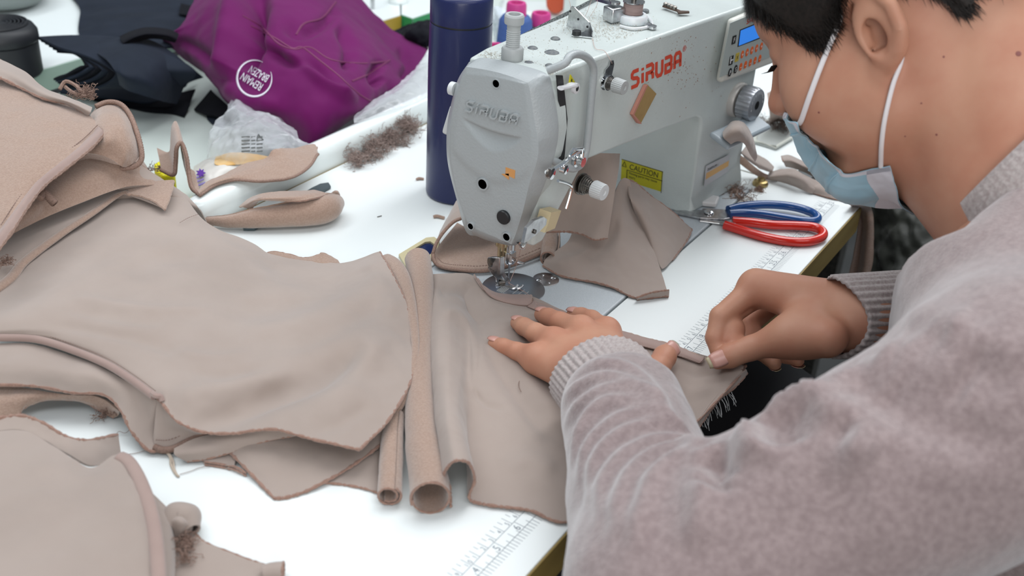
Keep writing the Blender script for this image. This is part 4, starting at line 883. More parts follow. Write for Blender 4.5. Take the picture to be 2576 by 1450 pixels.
mb = MB()
for pts in ([(150,225,118),(165,205,124),(190,215,122),(210,235,118),(235,248,116)], [(160,215,119),(178,230,119),(200,240,117)]): mb.tube(cr([on(*p) for p in pts], 16), 2.0, 6)
mb.build('frayed_tail', M_OVL, gI)['kind'] = 'stuff'
# ------------------------------------------------------------------ J: offcut strip over the rail
gJ = thing('offcut_strip', 'beige fleece offcut strip lying over the white rail with a standing loop at left', 'fabric strip', on(640,430,30))
_, GJ, _ = cloth('strip', [[(497,480,34),(520,458,34),(560,440,35),(615,412,36),(668,397,40),(690,376,46),(742,372,40),(788,362,36),(797,372,34)], [(500,486,35),(530,464,36),(575,448,36),(635,430,36),(695,418,38),(735,405,38),(770,392,36),(792,380,34),(799,380,32)], [(503,492,32),(542,466,33),(590,453,33),(655,457,32),(715,451,32),(755,437,32),(782,415,32),(796,393,32),(800,388,30)]], M_FLC, gJ, 80, 24, 2.2, .6, .05, seed=41)
overlock('overlock_edge', GJ[-1][::3], gJ, 1.4, 120)
near = [(505,492,32),(484,474,33),(476,440,42),(470,395,58),(457,360,70),(444,372,66),(441,410,48),(436,440,36),(405,428,34)]
N0 = [on(*p) for p in near]; cloth('standing_loop', [N0, [p+(20, 26, 0) for p in N0], [p+(38, 50, -1) for p in N0]], M_FLC, gJ, 70, 14, 2.6, .3, .06, px=False)
overlock('overlock_edge', N0, gJ, 1.8, 90)
lintball('thread_tuft', on(400,425,30), 10, 50, M_OVL, gJ)['kind'] = 'stuff'
# ------------------------------------------------------------------ K: rolled fleece offcut on the table
gK = thing('rolled_offcut', 'rolled brown fleece offcut lying on the white table before the rail', 'fabric roll', on(690,560,0))
roll('fleece_roll', [(518,556,7),(570,557,9),(640,550,12.5),(720,541,15),(790,531,16.5),(828,521,16),(849,508,14)], [4.5,7,10.5,13.5,16,15.5,9], M_FLC, gK, turns=1.06, a0=1.9, th=2, shrink=.12, end='r', nv=70)
MB().lathe([(0, 6), (5, 4.5), (8.5, 0), (10, -5)], on(846,509,14), on(849,508,14)-on(828,521,16), 22).build('roll_end', M_FLC, gK)
cloth('folded_back', [[(600,520,16),(630,497,26),(655,488,34),(700,482,34),(760,480,30),(790,478,28)], [(612,522,18),(640,505,32),(668,500,36),(715,496,38),(770,488,36),(810,482,32)], [(632,527,16),(655,506,28),(682,506,32),(730,507,34),(785,500,34),(825,488,30)]], M_FLC, gK, 50, 18, 2, .6, .05, edges='b', er=.9, seed=42, **K)
MB().tube(cr([on(*p) for p in [(835,490,10),(845,486,12),(852,492,8)]], 8), [2, 3.4, 2], 8).build('roll_tag', M_FLC, gK)
# ------------------------------------------------------------------ L, M: pieces behind the needle
gL = thing('cuff_loop', 'beige cuff loop with zigzag overlock edge behind the presser foot', 'fabric loop', on(1200,640,0))
cloth('lower_face', [[(1150,560,5),(1180,575,5),(1225,590,4),(1280,595,4),(1335,588,5),(1390,560,6)], [(1110,610,8),(1140,630,5),(1210,640,4),(1280,630,4),(1340,615,5),(1385,595,6)], [(1090,640,10),(1100,667,5),(1150,679,3.5),(1220,681,3.5),(1290,664,4),(1365,634,5)]], M_FLC, gL, 60, 30, 1.6, .4, .04, seed=51)
lo = [on(*p) for p in [(1089,636,12),(1092,656,8),(1108,671,5),(1150,679,4.5),(1215,682,4.5),(1290,666,5),(1366,636,6)]]
overlock('overlock_edge', lo, gL, 1.7, 140); stitch_line([(1100,650,10),(1116,664,6.5),(1152,669,6),(1215,671,6),(1288,655,6),(1360,626,7)], gL, 44, .4, .7)
cloth('upper_face', [[(1128,545,18),(1140,520,26),(1152,502,32),(1176,492,36),(1215,492,36),(1262,500,30)], [(1106,585,16),(1120,560,26),(1140,535,36),(1170,522,40),(1215,522,40),(1262,530,34)], [(1090,638,12),(1098,612,20),(1116,584,29),(1142,558,36),(1172,546,38),(1240,548,34)]], M_FAB, gL, 44, 24, 1.6, .5, .04, edges='', er=1.2, seed=52)
overlock('overlock_edge', [on(*p) for p in [(1089,638,12),(1098,612,20),(1116,584,29),(1142,558,36),(1172,546,38)]], gL, 1.6, 70)
gM = thing('draped_offcut', 'beige offcut draped behind the tension knob and over the bed edge', 'fabric piece', on(1560,650,0))
cloth('upright_panel', [[(1425,410,92),(1470,392,104),(1500,386,108),(1535,386,108),(1562,386,104)], [(1410,470,74),(1452,460,80),(1495,455,84),(1530,455,86),(1552,452,86)], [(1395,535,50),(1440,530,54),(1485,530,58),(1520,532,60),(1540,528,62)], [(1372,584,30),(1428,583,34),(1465,590,36),(1495,603,36),(1529,599,38)]], M_FAB, gM, 50, 50, 1.8, 1.2, .03, edges='b', er=1.2, seed=53, **K)
cloth('front_drape', [[(1445,575,28),(1500,570,36),(1536,520,52),(1556,465,66),(1570,448,70),(1584,453,68)], [(1425,612,22),(1482,618,22),(1530,600,24),(1566,568,36),(1596,545,36),(1612,540,34)], [(1376,648,11),(1430,655,17),(1492,664,12),(1560,658,15),(1618,648,14),(1652,648,11)], [(1364,668,4),(1415,695,4),(1490,708,5),(1548,724,5),(1603,750,2),(1682,743,3)]], M_FAB, gM, 70, 60, 1.8, 1.3, .03, edges='b', er=1.2, seed=54, **K)
cloth('side_flap', [[(1578,451,66),(1604,462,60),(1645,497,44),(1700,540,22),(1742,577,6)], [(1586,500,54),(1618,535,42),(1655,575,26),(1692,608,12),(1722,615,4)], [(1600,545,34),(1634,610,18),(1652,650,9),(1667,676,4),(1692,654,3)]], M_FAB, gM, 44, 40, 1.8, .9, .03, edges='tr', er=1.3, seed=55, **K)
cloth('turned_corner', [[(1600,748,6),(1640,735,9),(1682,730,8)], [(1602,752,2),(1645,747,2),(1682,744,3)]], M_FAB, gM, 24, 8, 1.4, .1, .05, edges='tb', er=1.0, **K)
roll('corner_roll', [(1388,588,16),(1386,610,14),(1382,636,11),(1379,650,10)], [7.5,8.5,8.8,8.8], M_FLC, gM, turns=1.5, a0=2.6, th=1.5, shrink=.5, nv=30)
# ------------------------------------------------------------------ N, O: twisted strip at the machine's right and the strip over the table end
gN = thing('twisted_strip', 'beige twisted fabric strip trailing from the machine lever to the table corner', 'fabric strip', on(2000,470,0))
cloth('wrap', [[af(1828,318,14),af(1842,306,24),af(1862,304,32),af(1880,318,36),af(1892,338,36)], [af(1818,334,34),af(1840,318,44),af(1866,318,50),af(1886,338,52),af(1899,362,50)], [af(1822,350,44),af(1846,338,52),af(1868,340,56),af(1888,366,56),af(1904,392,50)], [af(1838,362,44),af(1856,356,50),af(1872,362,54),af(1886,386,52),af(1900,408,46)]], M_FAB, gN, 40, 30, 1.6, .8, .05, px=False, seed=61)
cloth('upper_twist', [[(1878,366,42),(1894,380,36),(1912,392,28),(1932,404,20),(1948,420,14)], [(1866,384,44),(1886,398,38),(1910,410,30),(1930,421,22),(1944,430,12)], [(1872,396,36),(1892,412,30),(1912,424,24),(1928,431,16),(1940,434,10)]], M_FAB, gN, 40, 20, 1.6, .5, .05, seed=62)
cloth('under_twist', [[(1832,362,36),(1850,380,32),(1878,402,22),(1910,428,10),(1935,440,6),(1980,440,5)], [(1836,390,26),(1856,408,20),(1884,428,12),(1912,444,5),(1940,452,3),(1975,448,3)]], M_FLC, gN, 40, 14, 1.6, .5, .05, seed=63)
cloth('lower_twist', [[(1935,432,8),(1970,425,16),(1998,425,20),(2020,438,18),(2048,452,12),(2060,462,9)], [(1930,446,6),(1968,442,14),(2000,446,18),(2022,455,15),(2042,470,9),(2055,478,6)], [(1932,452,2),(1965,458,3),(2000,470,3),(2022,480,3),(2040,487,2),(2050,485,2)]], M_FAB, gN, 50, 24, 1.6, .7, .06, edges='r', er=.8, seed=64, **K)
cloth('flat_tail', [[(2050,452,8),(2075,455,8),(2105,462,7),(2135,478,5)], [(2048,468,9),(2072,475,8),(2100,484,6),(2132,492,4)], [(2046,486,2),(2070,493,2),(2098,500,2),(2130,505,2)]], M_FAB, gN, 30, 16, 1.6, .4, .06, edges='b', er=.8, **K)
cloth('rear_fold', [[(1966,392,12),(1985,390,16),(2015,402,14),(2048,412,10),(2075,430,6)], [(1970,405,16),(1992,405,20),(2020,416,18),(2050,428,14),(2072,448,8)], [(1978,420,6),(2000,425,8),(2024,434,8),(2048,446,6),(2068,460,4)]], M_FAB, gN, 36, 16, 1.6, .5, .06, edges='l', er=1.0, seed=65, **K)
gO = thing('hanging_strip', 'dark-shaded fabric strip hanging over the right end of the table', 'fabric strip', (850, 20, -200))
rw = []
for x0, x1, y, X in ((2128,2185,505,800),(2150,2192,525,836),(2158,2196,560,842),(2152,2196,610,845),(2140,2192,670,845),(2122,2172,730,845)):
    rw.append([ax(x0, y, X), ax((x0*2+x1)/3, y+2, X+7), ax((x0+2*x1)/3, y+1, X-3), ax(x1, y, X+2)])
cloth('strip', [list(r) for r in rw], M_FLC, gO, 24, 40, 1.8, .8, .04, px=False)
# ------------------------------------------------------------------ purple garment with printed logo
M_PUR = mat('purple_jersey', (.135, .0065, .097), .65, col2=(.11, .0055, .08), nscale=8, bump=.06, bscale=1200, sheen=.06, spec=.12)
M_PSE = mat('purple_seam', (.15, .018, .085), .6)
gP = thing('purple_garment', 'purple jersey garment with white round logo heaped behind the white rail', 'garment', on(740,250,-40))
po, GP, NP = cloth('fabric_body', [
 [(505,-60,70),(560,-60,95),(640,-60,110),(750,-60,110),(860,-45,90),(930,25,60),(1000,85,28),(1078,122,14)],
 [(462,60,50),(540,15,85),(625,0,112),(735,5,118),(840,15,96),(922,70,66),(988,118,34),(1076,126,14)],
 [(411,94,24),(515,75,64),(600,70,96),(715,90,106),(828,100,96),(920,138,66),(990,162,36),(1062,150,16)],
 [(426,113,8),(500,128,44),(585,140,70),(705,155,84),(818,180,80),(918,215,52),(985,212,28),(1040,188,18)],
 [(470,152,-2),(535,190,36),(620,210,54),(715,222,62),(815,258,56),(900,272,36),(958,248,22),(1010,222,16)],
 [(538,205,-16),(575,245,16),(645,268,34),(735,288,38),(808,315,32),(870,300,22),(920,278,18),(962,254,16)],
 [(540,222,-36),(598,278,-20),(676,312,-4),(738,342,2),(788,362,6),(842,327,8),(892,297,10),(942,262,12)]],
 M_PUR, gP, 130, 110, 2, 3.5, .012, seed=71, folds=[
 ([(660,-30),(640,40),(625,110),(615,180)],-39,22), ([(600,-20),(585,60),(575,140),(560,200)],21,26), ([(700,60),(760,80),(810,60),(850,20)],-12,14), ([(640,110),(720,150),(790,170),(860,230)],-14,14), ([(700,130),(770,165),(830,215),(900,255)],14,14),
 ([(850,60),(880,120),(870,180)],-12,14), ([(960,150),(940,190),(960,215)],-14,12), ([(1000,120),(1030,160),(1010,200)],-10,12), ([(560,210),(620,250),(700,270)],9,20), ([(440,100),(490,120),(540,160)],-10,14)])
from mathutils.bvhtree import BVHTree
def bvh(G):
    nv, nu = G.shape[:2]; return BVHTree.FromPolygons([tuple(p) for p in G.reshape(-1, 3)], [(i*nu+j, i*nu+j+1, i*nu+nu+j+1, i*nu+nu+j) for i in range(nv-1) for j in range(nu-1)])
BP = bvh(GP)
def drop(B, px, py, off=1.4):     # lay a print point on a cloth
    d = Vector(ray(px, py)).normalized(); h = B.ray_cast(Vector(CC), d)
    return None if h[0] is None else np.array(h[0])-np.array(d)*off
M_WPR = mat('white_print_ink', (.72, .70, .78), .5)
mb = MB(); ring = []
for k in range(80):
    a = math.radians(-62-k*4.05); tt = k/79; w_ = 5.6*math.sin(PI*min(1, max(.02, tt)))**.6+.6
    cx, cy = 640+math.cos(a)*44, 197+math.sin(a)*46
    ring.append((drop(BP, cx+math.cos(a)*w_/2, cy+math.sin(a)*w_/2), drop(BP, cx-math.cos(a)*w_/2, cy-math.sin(a)*w_/2)))
for (a, b), (c, d) in zip(ring[:-1], ring[1:]):
    if all(q is not None for q in (a, b, c, d)): mb.add([a, b, c, d], [(0, 1, 2, 3)])
for word, ox, oy in (('REMAIN', 665.5, 211), ('BRAZEN', 681, 189)):
    v, f = text(None, word, 1, (0, 0, 0), (1, 0, 0), (0, 1, 0), None, ext=0); W_ = v[:, 0].max(); q = []
    for p in v:
        u, t = p[0]/W_, p[1]/.70; ux, uy = (-51, -30.5) if word == 'REMAIN' else (-46, -26); q.append(drop(BP, ox+ux*u-11*t-1, oy+uy*u+17*t+2, 2.2))
    if all(x is not None for x in q): mb.add(q, f)
lg = mb.build('printed_logo', M_WPR, gP, smooth=False); lg['label'] = 'white round brush logo with lettering, upside down'
for ln in ([(610,40),(660,70),(700,110),(740,125),(780,120),(830,150),(900,160),(975,155)], [(630,65),(690,95),(735,122),(760,120),(800,150),(850,190),(900,235),(945,262)], [(745,88),(765,60),(810,45),(845,5)], [(885,205),(930,185),(980,152)]):
    pts = [drop(BP, *p, -.7) for p in cr(np.array(ln, float), 40)]; pts = [p for p in pts if p is not None]
    if len(pts) > 4: MB().tube(pts, 1.5, 6).build('seam', M_PSE, gP)
# ------------------------------------------------------------------ navy leggings
M_NAVY = mat('navy_jersey', (.012, .017, .028), .65, col2=(.016, .022, .036), nscale=20, bump=.05, bscale=1200, sheen=.03, spec=.12)
M_NBLK = mat('black_jersey', (.006, .0065, .010), .7, sheen=.02, spec=.1)
gN1 = thing('navy_leggings', 'dark navy leggings spread flat at the top left behind the folded bundle', 'leggings', on(330,60,0))
cloth('leg_panel', [[(160,-30,4),(260,-40,6),(360,-40,8),(470,-40,10),(530,-30,8)], [(200,20,6),(275,20,9),(360,20,12),(450,20,12),(515,15,10)], [(196,76,4),(250,58,10),(340,62,16),(430,62,16),(500,55,12)], [(214,112,2),(270,112,8),(340,118,14),(420,118,14),(480,108,10)]], M_NAVY, gN1, 44, 40, 2.5, 2, .015, seed=72)
cloth('waistband', [[(455,8,16),(482,14,17),(508,18,16)], [(450,35,17),(476,38,18),(500,40,17)]], M_NBLK, gN1, 12, 8, 2, .3, .03)
gN2 = thing('navy_bundle', 'folded bundle of dark navy leggings with curled layers at its left end', 'leggings', on(300,190,-40))
cloth('top_layer', [[(212,118,40),(270,100,50),(330,90,52),(400,110,44),(470,160,24),(512,195,2)], [(262,145,52),(300,130,58),(345,130,58),(400,150,46),(450,185,22),(470,212,0)], [(290,180,50),(310,185,50),(345,190,46),(385,205,34),(425,225,10),(452,245,-14)], [(300,215,26),(320,228,24),(350,238,20),(385,248,10),(420,258,-8),(445,262,-22)]], M_NAVY, gN2, 50, 40, 2.5, 1.2, .02, seed=73)
for k in range(6):
    s = k/5; pts = [(92+10*k, 92+7*k, 46-3*k), (150+8*k, 118+3*k, 48-3*k), (230-4*k, 145+2*k, 46-2*k), (288-16*k, 182-3*k, 34), (270-18*k, 212-6*k, 14+2*k), (215-12*k, 228-7*k, -2+4*k), (160-5*k, 222-4*k, -8+4*k)]
    A = [on(*p) for p in pts]; e_ = on(300, 96, 40)-on(110, 104, 40); e_ /= np.linalg.norm(e_); cloth('folded_layer', [A, [p+e_*50 for p in A], [p+e_*100-(0, 0, 4) for p in A]], M_NBLK if k % 2 else M_NAVY, gN2, 50, 10, 3, .5, .03, px=False)
cloth('arched_layers', [[(300,92,56),(330,78,62),(370,68,64),(420,72,56),(450,85,46)], [(310,108,58),(340,92,66),(375,84,68),(420,88,60),(446,98,48)], [(330,112,50),(352,104,54),(378,98,56),(410,100,52),(440,108,44)]], M_NBLK, gN2, 30, 16, 2.5, .4, .03)
for z0, pts in ((-30, [(150,232),(220,240),(300,248),(390,255),(470,215)]), (-34, [(200,240),(280,252),(350,265),(420,270),(478,258)]), (-38, [(235,252),(300,265),(370,280),(430,285),(463,294)])):
    A = [on(px, py, z0) for px, py in pts]; B = [on(px+14, py-34, z0+8) for px, py in pts]; cloth('bottom_layer', [B, A], M_NBLK if z0 < -33 else M_NAVY, gN2, 40, 10, 3, .6, .03, px=False)
gN3 = thing('navy_scrap', 'dark navy fabric corner sticking out beneath the purple garment', 'fabric piece', on(540,270,-40))
cloth('scrap_layer', [[(530,225,-30),(545,240,-26),(570,262,-24),(600,285,-22)], [(488,275,-36),(515,285,-32),(540,290,-30),(580,305,-28)]], M_NBLK, gN3, 20, 10, 3, .5, .03)
cloth('scrap_layer', [[(520,285,-37),(545,290,-36),(575,300,-35)], [(520,298,-38),(535,312,-38),(560,318,-37)]], M_NAVY, gN3, 14, 8, 3, .5, .03)
gN4 = thing('black_mesh_garment', 'crumpled black garment between purple garment and navy bottle', 'garment', on(1020,100,-40))
cloth('folds', [[(945,80,-10),(985,75,5),(1030,62,20),(1070,48,30),(1100,40,30)], [(965,95,4),(1000,90,20),(1040,80,36),(1075,75,40),(1105,70,36)], [(985,105,-8),(1015,112,6),(1045,115,16),(1075,118,20),(1105,120,18)]], M_NBLK, gN4, 50, 30, 2.5, 7, .03, seed=75)
# ------------------------------------------------------------------ thermos bottle
M_NVB = mat('navy_bottle_paint', (.014, .020, .085), .34, coat=.1, spec=.35)
th = thing('thermos_bottle', 'navy blue metal thermos bottle standing on the white table behind machine head', 'bottle', (560, 380, 0))
MB().lathe([(31, 0), (33, 1.2), (33.6, 4), (33.4, 150), (32.6, 190), (32.2, 195.5)], (560, 380, .2), seg=72).build('bottle_body', M_NVB, th, sh=.9)
MB().lathe([(31.6, 195), (31.6, 197.6)], (560, 380, 0), seg=72).build('seam_ring', M_BLACK, th)
MB().lathe([(32.3, 197.6), (32.4, 199), (32.4, 222), (31.4, 225), (29.5, 226), (28, 225), (0, 224.5)], (560, 380, 0), seg=72).build('bottle_cap', M_NVB, th, sh=.9)
# ------------------------------------------------------------------ thread cones
def cone(nm, lab, px, py, dep, col, col2, h):
    top = at(px, py, dep); b = np.array((top[0], top[1], -39.8)); H = top[2]-b[2]; t = thing(nm, lab, 'thread cone', b, 'thread cones')
    m = mat(nm+lab[:6], col, .7, col2=col2, nscale=800, stretch=(.05, .05, 1), bump=.2, bscale=900)
    MB().lathe([(26, 0), (30, 3), (31, 12), (24, H-26), (20, H-20), (17, H-18)], b, seg=40).build('wound_thread', m, t, sh=.9)
    MB().lathe([(15, H-24), (14.5, H-3), (13, H), (9, H), (8, H-3), (8, H-12)], b, seg=32).build('cone_tip', mat('pink_plastic', (.60, .06, .26), .35), t, sh=.9)
    return t
cone('thread_cone', 'blue thread cone with pink tip behind the navy bottle', 1300, 6, 1560, (.06, .13, .36), (.045, .10, .30), 150)
cone('thread_cone', 'black thread cone with pink tip right of the blue cone', 1362, 32, 1590, (.035, .045, .05), (.05, .06, .065), 150)
cone('thread_cone', 'low thread cone with pink tip half hidden by bottle and machine', 1246, 114, 1420, (.30, .30, .32), (.24, .24, .27), 100)
# ------------------------------------------------------------------ background machine bits
bgm = thing('background_machine', 'white background machine base and post with orange-red knob at top centre', 'machine', at(1360,40,1900)*(1,1,0)+(0,0,-40))
c = at(1345,34,1900); dx = np.array((.55,-.83,0)); dy = np.array((.83,.55,0))
bevel(MB().obox((c[0],c[1],(c[2]-40)/2+8), dx*62, dy*40, (0,0,(c[2]+48)/2)).build('machine_base', M_RAIL, bgm), 8, 3)
c2 = at(1432,20,1840); bevel(MB().obox((c2[0],c2[1],40), dx*10, dy*10, (0,0,80)).build('post', M_RAIL, bgm), 2)
c3 = at(1398,8,1850); MB().lathe([(16,-20),(16,6),(13,9),(0,9)], c3, -dy, 28).build('orange_knob', mat('orange_red_plastic', (.65,.10,.04), .4), bgm)
# ------------------------------------------------------------------ black canister, dark bowl
M_CAN = mat('canister_black', (.012, .014, .018), .5)
b = on(22, 184, 0.2)
can = thing('black_canister', 'black round canister with concentric ribbed lid at the left edge', 'canister', b)
dpt = (b-CC)@CF; k = dpt/FPX; R_ = 82*k
Hh = 66
MB().lathe([(R_*.95, 0), (R_, 3), (R_, Hh-22)], b, seg=56).build('canister_body', M_CAN, can)
MB().lathe([(R_*.98, Hh-22), (R_*1.04, Hh-18), (R_*1.03, Hh-8), (R_*.93, Hh-1), (R_*.84, Hh+1), (0, Hh+3)], b, seg=56).build('lid', M_CAN, can, sh=1.2)
for q in range(6): MB().lathe([(R_*(.18+.11*q), Hh+2.2), (R_*(.2+.11*q), Hh+4.2), (R_*(.235+.11*q), Hh+4.2), (R_*(.255+.11*q), Hh+2)], b, seg=48).build('lid_rib', M_CAN, can)
b = on(10, 12, 0)
bw = thing('dark_bowl', 'dark grey-green round bowl at the top left corner of the far table', 'bowl', b)
MB().lathe([(30, 0), (58, 8), (72, 24), (76, 42), (74, 42), (66, 22), (0, 8)], b, seg=48).build('bowl_body', mat('bowl_grey', (.20, .23, .22), .4), bw); MB().lathe([(26, 8), (34, 30), (30, 38), (0, 40)], b, seg=32).build('bowl_content', M_CAN, bw)
# ------------------------------------------------------------------ scissors
M_BLU = mat('blue_plastic', (.004, .065, .25), .18, coat=.4); M_RDP = mat('red_plastic', (.62, .018, .008), .16, coat=.4)
sc = thing('scissors', 'thread scissors with one blue and one red looped handle on the table', 'scissors', on(1900,565,0))
def cage(pts, n=60): return cr([on(*p) for p in pts], n)
MB().tube(cage([(1832,528,7),(1870,519,7.5),(1930,515,8),(1990,520,8),(2035,532,7.5),(2056,546,7),(2050,556,6),(2020,556,6),(1975,549,6.5),(1920,540,7),(1870,536,7),(1834,538,7)], 90), 4.8, 16).build('blue_handle', M_BLU, sc)
MB().tube(cage([(1822,566,6),(1860,578,5.5),(1920,596,5),(1985,608,4.8),(2035,608,5),(2066,598,5.2),(2070,584,6),(2048,572,6.5),(2000,568,6.5),(1940,566,6),(1890,560,6),(1842,556,6)], 90), 5.0, 16).build('red_handle', M_RDP, sc)
for nm, pts, m in (('upper_blade', [(1690,529,4),(1765,528,5),(1768,524,5.5),(1835,527,6),(1836,548,5.2),(1822,551,5),(1762,548,4.5),(1700,536,4)], M_STEEL), ('lower_blade', [(1700,536,2.5),(1762,547,2.8),(1820,552,3),(1824,564,3),(1760,556,2.5),(1758,549,2.5)], M_STEEL)):
    o = MB().prism([on(*p) for p in pts], (0, 0, -1.8)).build(nm, m, sc, smooth=False); bevel(o, .5)
MB().lathe([(5.4, 0), (5.2, 1), (3.5, 2), (0, 2.2)], on(1783,535,5.4), seg=26).build('pivot_screw', M_CHROME, sc)
MB().tube(cage([(1812,560,4),(1832,563,5.4),(1850,567,5.5)], 8), 2.4, 8).build('red_tang', M_STEEL, sc)
# ------------------------------------------------------------------ small items on the table and bed
wc = thing('white_clip', 'small white plastic clip lying on the bed behind the scissors', 'clip', on(1778,520,1))
q = [on(*p) for p in [(1752,510,2),(1756,500,2),(1770,497,2),(1809,505,2),(1801,524,2),(1758,519,2)]]
o = MB().prism(q, (0, 0, 6)).build('clip_body', mat('white_plastic', (.75, .74, .73), .35), wc, smooth=False); bevel(o, 2, 3)
kb = thing('brass_knob', 'small brass ring knob on the table right of the machine bed', 'knob', on(1912,465,0))
MB().lathe([(9, 0), (9.5, 2), (8, 5), (5, 6), (4.5, 9), (0, 9.5)], on(1912,465,.2), seg=26).build('knob_body', mat('brass', (.45, .34, .15), .35, 1), kb)
o = lintball('lint_tuft', on(1905,482,0), 8, 60, mat('brown_lint', (.25,.16,.12), 1)); tag(o, 'tuft of brown lint before the brass knob', 'lint', kind='stuff')
tray = thing('window_frame_tray', 'beige plastic frame with dark blue pane lying left of the machine bed', 'tray', on(1050,640,0))
F0 = [on(*p, 3.5) for p in [(1003,640),(1072,598),(1092,596),(1106,606),(1098,640),(1060,668),(1020,668)]]; c0 = np.mean(F0, 0)
F1 = [c0+(p-c0)*.66 for p in F0]; mb = MB(); n = len(F0)
for z in (0, -3.3): mb.v += [tuple(p+(0, 0, z)) for p in F0]+[tuple(p+(0, 0, z)) for p in F1]
for i in range(n):
    j = (i+1) % n; mb.f += [(i, j, n+j, n+i), (2*n+i, 3*n+i, 3*n+j, 2*n+j), (i, 2*n+i, 2*n+j, j), (n+i, n+j, 3*n+j, 3*n+i)]
mb.build('frame', mat('beige_plastic', (.52, .46, .28), .4), tray, smooth=False)
MB().prism([c0+(p-c0)*.7-(0, 0, 2) for p in F0], (0, 0, -1)).build('pane', mat('navy_gloss', (.012, .02, .07), .12), tray, smooth=False)
rl = thing('seam_ripper', 'dark green-grey pointed tool sticking out from the rolled offcut', 'tool', on(720,520,0))
q = [on(*p, 4) for p in [(612,574),(640,574),(832,468),(826,459),(806,462),(785,472)]]
MB().prism(q, (0, 0, -3)).build('tool_blade', mat('tool_dark', (.05, .075, .085), .3), rl, smooth=False)
M_LB = mat('mauve_lint', (.34, .26, .23), 1, col2=(.22, .16, .14), nscale=120)
for nm, px, py, r, n, l in (('lint_clump', 945, 374, 22, 300, 'left lint clump of the row along the rail by the bottle'), ('lint_clump', 998, 356, 22, 300, 'middle lint clump of the row along the rail by the bottle'), ('lint_clump', 1046, 336, 24, 320, 'greyish lint clump touching the bottle at the rail'), ('lint_clump', 905, 405, 18, 220, 'ring-shaped lint clump with a teal thread on the table before rail')):
    tag(lintball(nm, on(px, py, 0), r, n, M_LB, flat=1.2), l, 'lint', kind='stuff')
o = MB().tube([on(*p) for p in [(893,388,6),(897,396,4),(898,402,2)]], 1.6, 6).build('teal_thread', mat('teal', (.02,.25,.27), .7)); tag(o, 'short teal thread bit on the lint by the rail', 'thread')
def crumb(nm, lab, pts, r, m): tag(MB().tube(cr([on(*p) for p in pts], 12), r, 7).build(nm, m), lab, 'scrap')
crumb('fabric_crumb', 'small curled beige fabric crumb left of the cuff loop', [(1090,546,1.5),(1100,544,2.2),(1118,549,1.5)], 1.8, M_FLC)
crumb('fabric_crumb', 'tiny brown fabric crumb with loose fibres left of the bottle base', [(1047,452,1.2),(1054,449,2),(1066,451,1)], 1.6, M_FLC)
crumb('loose_needle', 'tiny grey pin lying alone on the white table', [(949,546,.8),(953,545,.8),(960,543,.8)], .45, M_DSTEEL)
crumb('fabric_crumb', 'brown curled fabric crumb on the bed beneath the model label', [(1838,495,1.5),(1842,482,2.5),(1855,478,2.5),(1853,492,1.5),(1860,498,1.5)], 1.5, M_FLC)
# lint lying along the base of the machine column
o = lintball('base_lint', on(1800,470,1), 30, 200, mat('brown_lint', (.25,.16,.12), 1), flat=.1); tag(o, 'brown lint dust along the machine base before the model label', 'lint', kind='stuff')
# grey hinge tray with lint to the right of the machine
ht = thing('corner_tray', 'shallow grey tray holding brown lint at the table end right of machine', 'tray', on(1960,345,0))
q = [on(*p, 0) for p in [(1900,330),(1948,300),(2000,300),(1992,352),(1950,378),(1898,362)]]
MB().prism([p+(0,0,3) for p in q], (0,0,-2.8)).build('tray_base', mat('tray_grey', (.42,.44,.42), .5), ht, smooth=False)
MB().tube([p+(0,0,4) for p in q], 2.2, 8, closed=True).build('tray_rim', mat('tray_rim', (.55,.56,.50), .4), ht)
lintball('lint_fill', on(1958,318,4), 26, 170, mat('dark_brown_lint', (.12,.085,.07), 1), ht)['kind'] = 'stuff'
cloth('fabric_scrap', [[(1930,235,50),(1955,225,58),(1985,235,56)], [(1935,275,40),(1960,268,46),(1990,280,44)], [(1940,310,10),(1965,305,10),(1995,315,10)]], M_FLC, ht, 24, 20, 2, 2, .03)
# ------------------------------------------------------------------ clear plastic bags and the snack packet
def filmmat(name, a, tint=(.85,.88,.92)):
    m = bpy.data.materials.new(name); m.use_nodes = True; nt = m.node_tree; b = nt.nodes['Principled BSDF']; out = nt.nodes['Material Output']
    b.inputs['Base Color'].default_value = (*tint, 1); b.inputs['Roughness'].default_value = .12; b.inputs['Specular IOR Level'].default_value = .9
    t = nt.nodes.new('ShaderNodeBsdfTransparent'); mx = nt.nodes.new('ShaderNodeMixShader'); lw = nt.nodes.new('ShaderNodeLayerWeight'); lw.inputs[0].default_value = .35
    mr = nt.nodes.new('ShaderNodeMapRange'); mr.inputs['To Min'].default_value = a; mr.inputs['To Max'].default_value = min(1, a+.40)
    n = nt.nodes.new('ShaderNodeTexNoise'); n.inputs['Scale'].default_value = 45; n.inputs['Detail'].default_value = 4; bp = nt.nodes.new('ShaderNodeBump'); bp.inputs['Strength'].default_value = .5; bp.inputs['Distance'].default_value = .004
    tc = nt.nodes.new('ShaderNodeTexCoord'); nt.links.new(tc.outputs['Object'], n.inputs[0]); nt.links.new(n.outputs[0], bp.inputs['Height']); nt.links.new(bp.outputs[0], b.inputs['Normal'])
    nt.links.new(lw.outputs['Facing'], mr.inputs[0]); nt.links.new(mr.outputs[0], mx.inputs[0]); nt.links.new(t.outputs[0], mx.inputs[1]); nt.links.new(b.outputs[0], mx.inputs[2]); nt.links.new(mx.outputs[0], out.inputs[0])
    return m
M_FILM = filmmat('clear_film', .07)
bag = thing('clear_bag', 'clear crinkled plastic bag standing behind the white rail before purple garment', 'bag', on(640,400,-38))
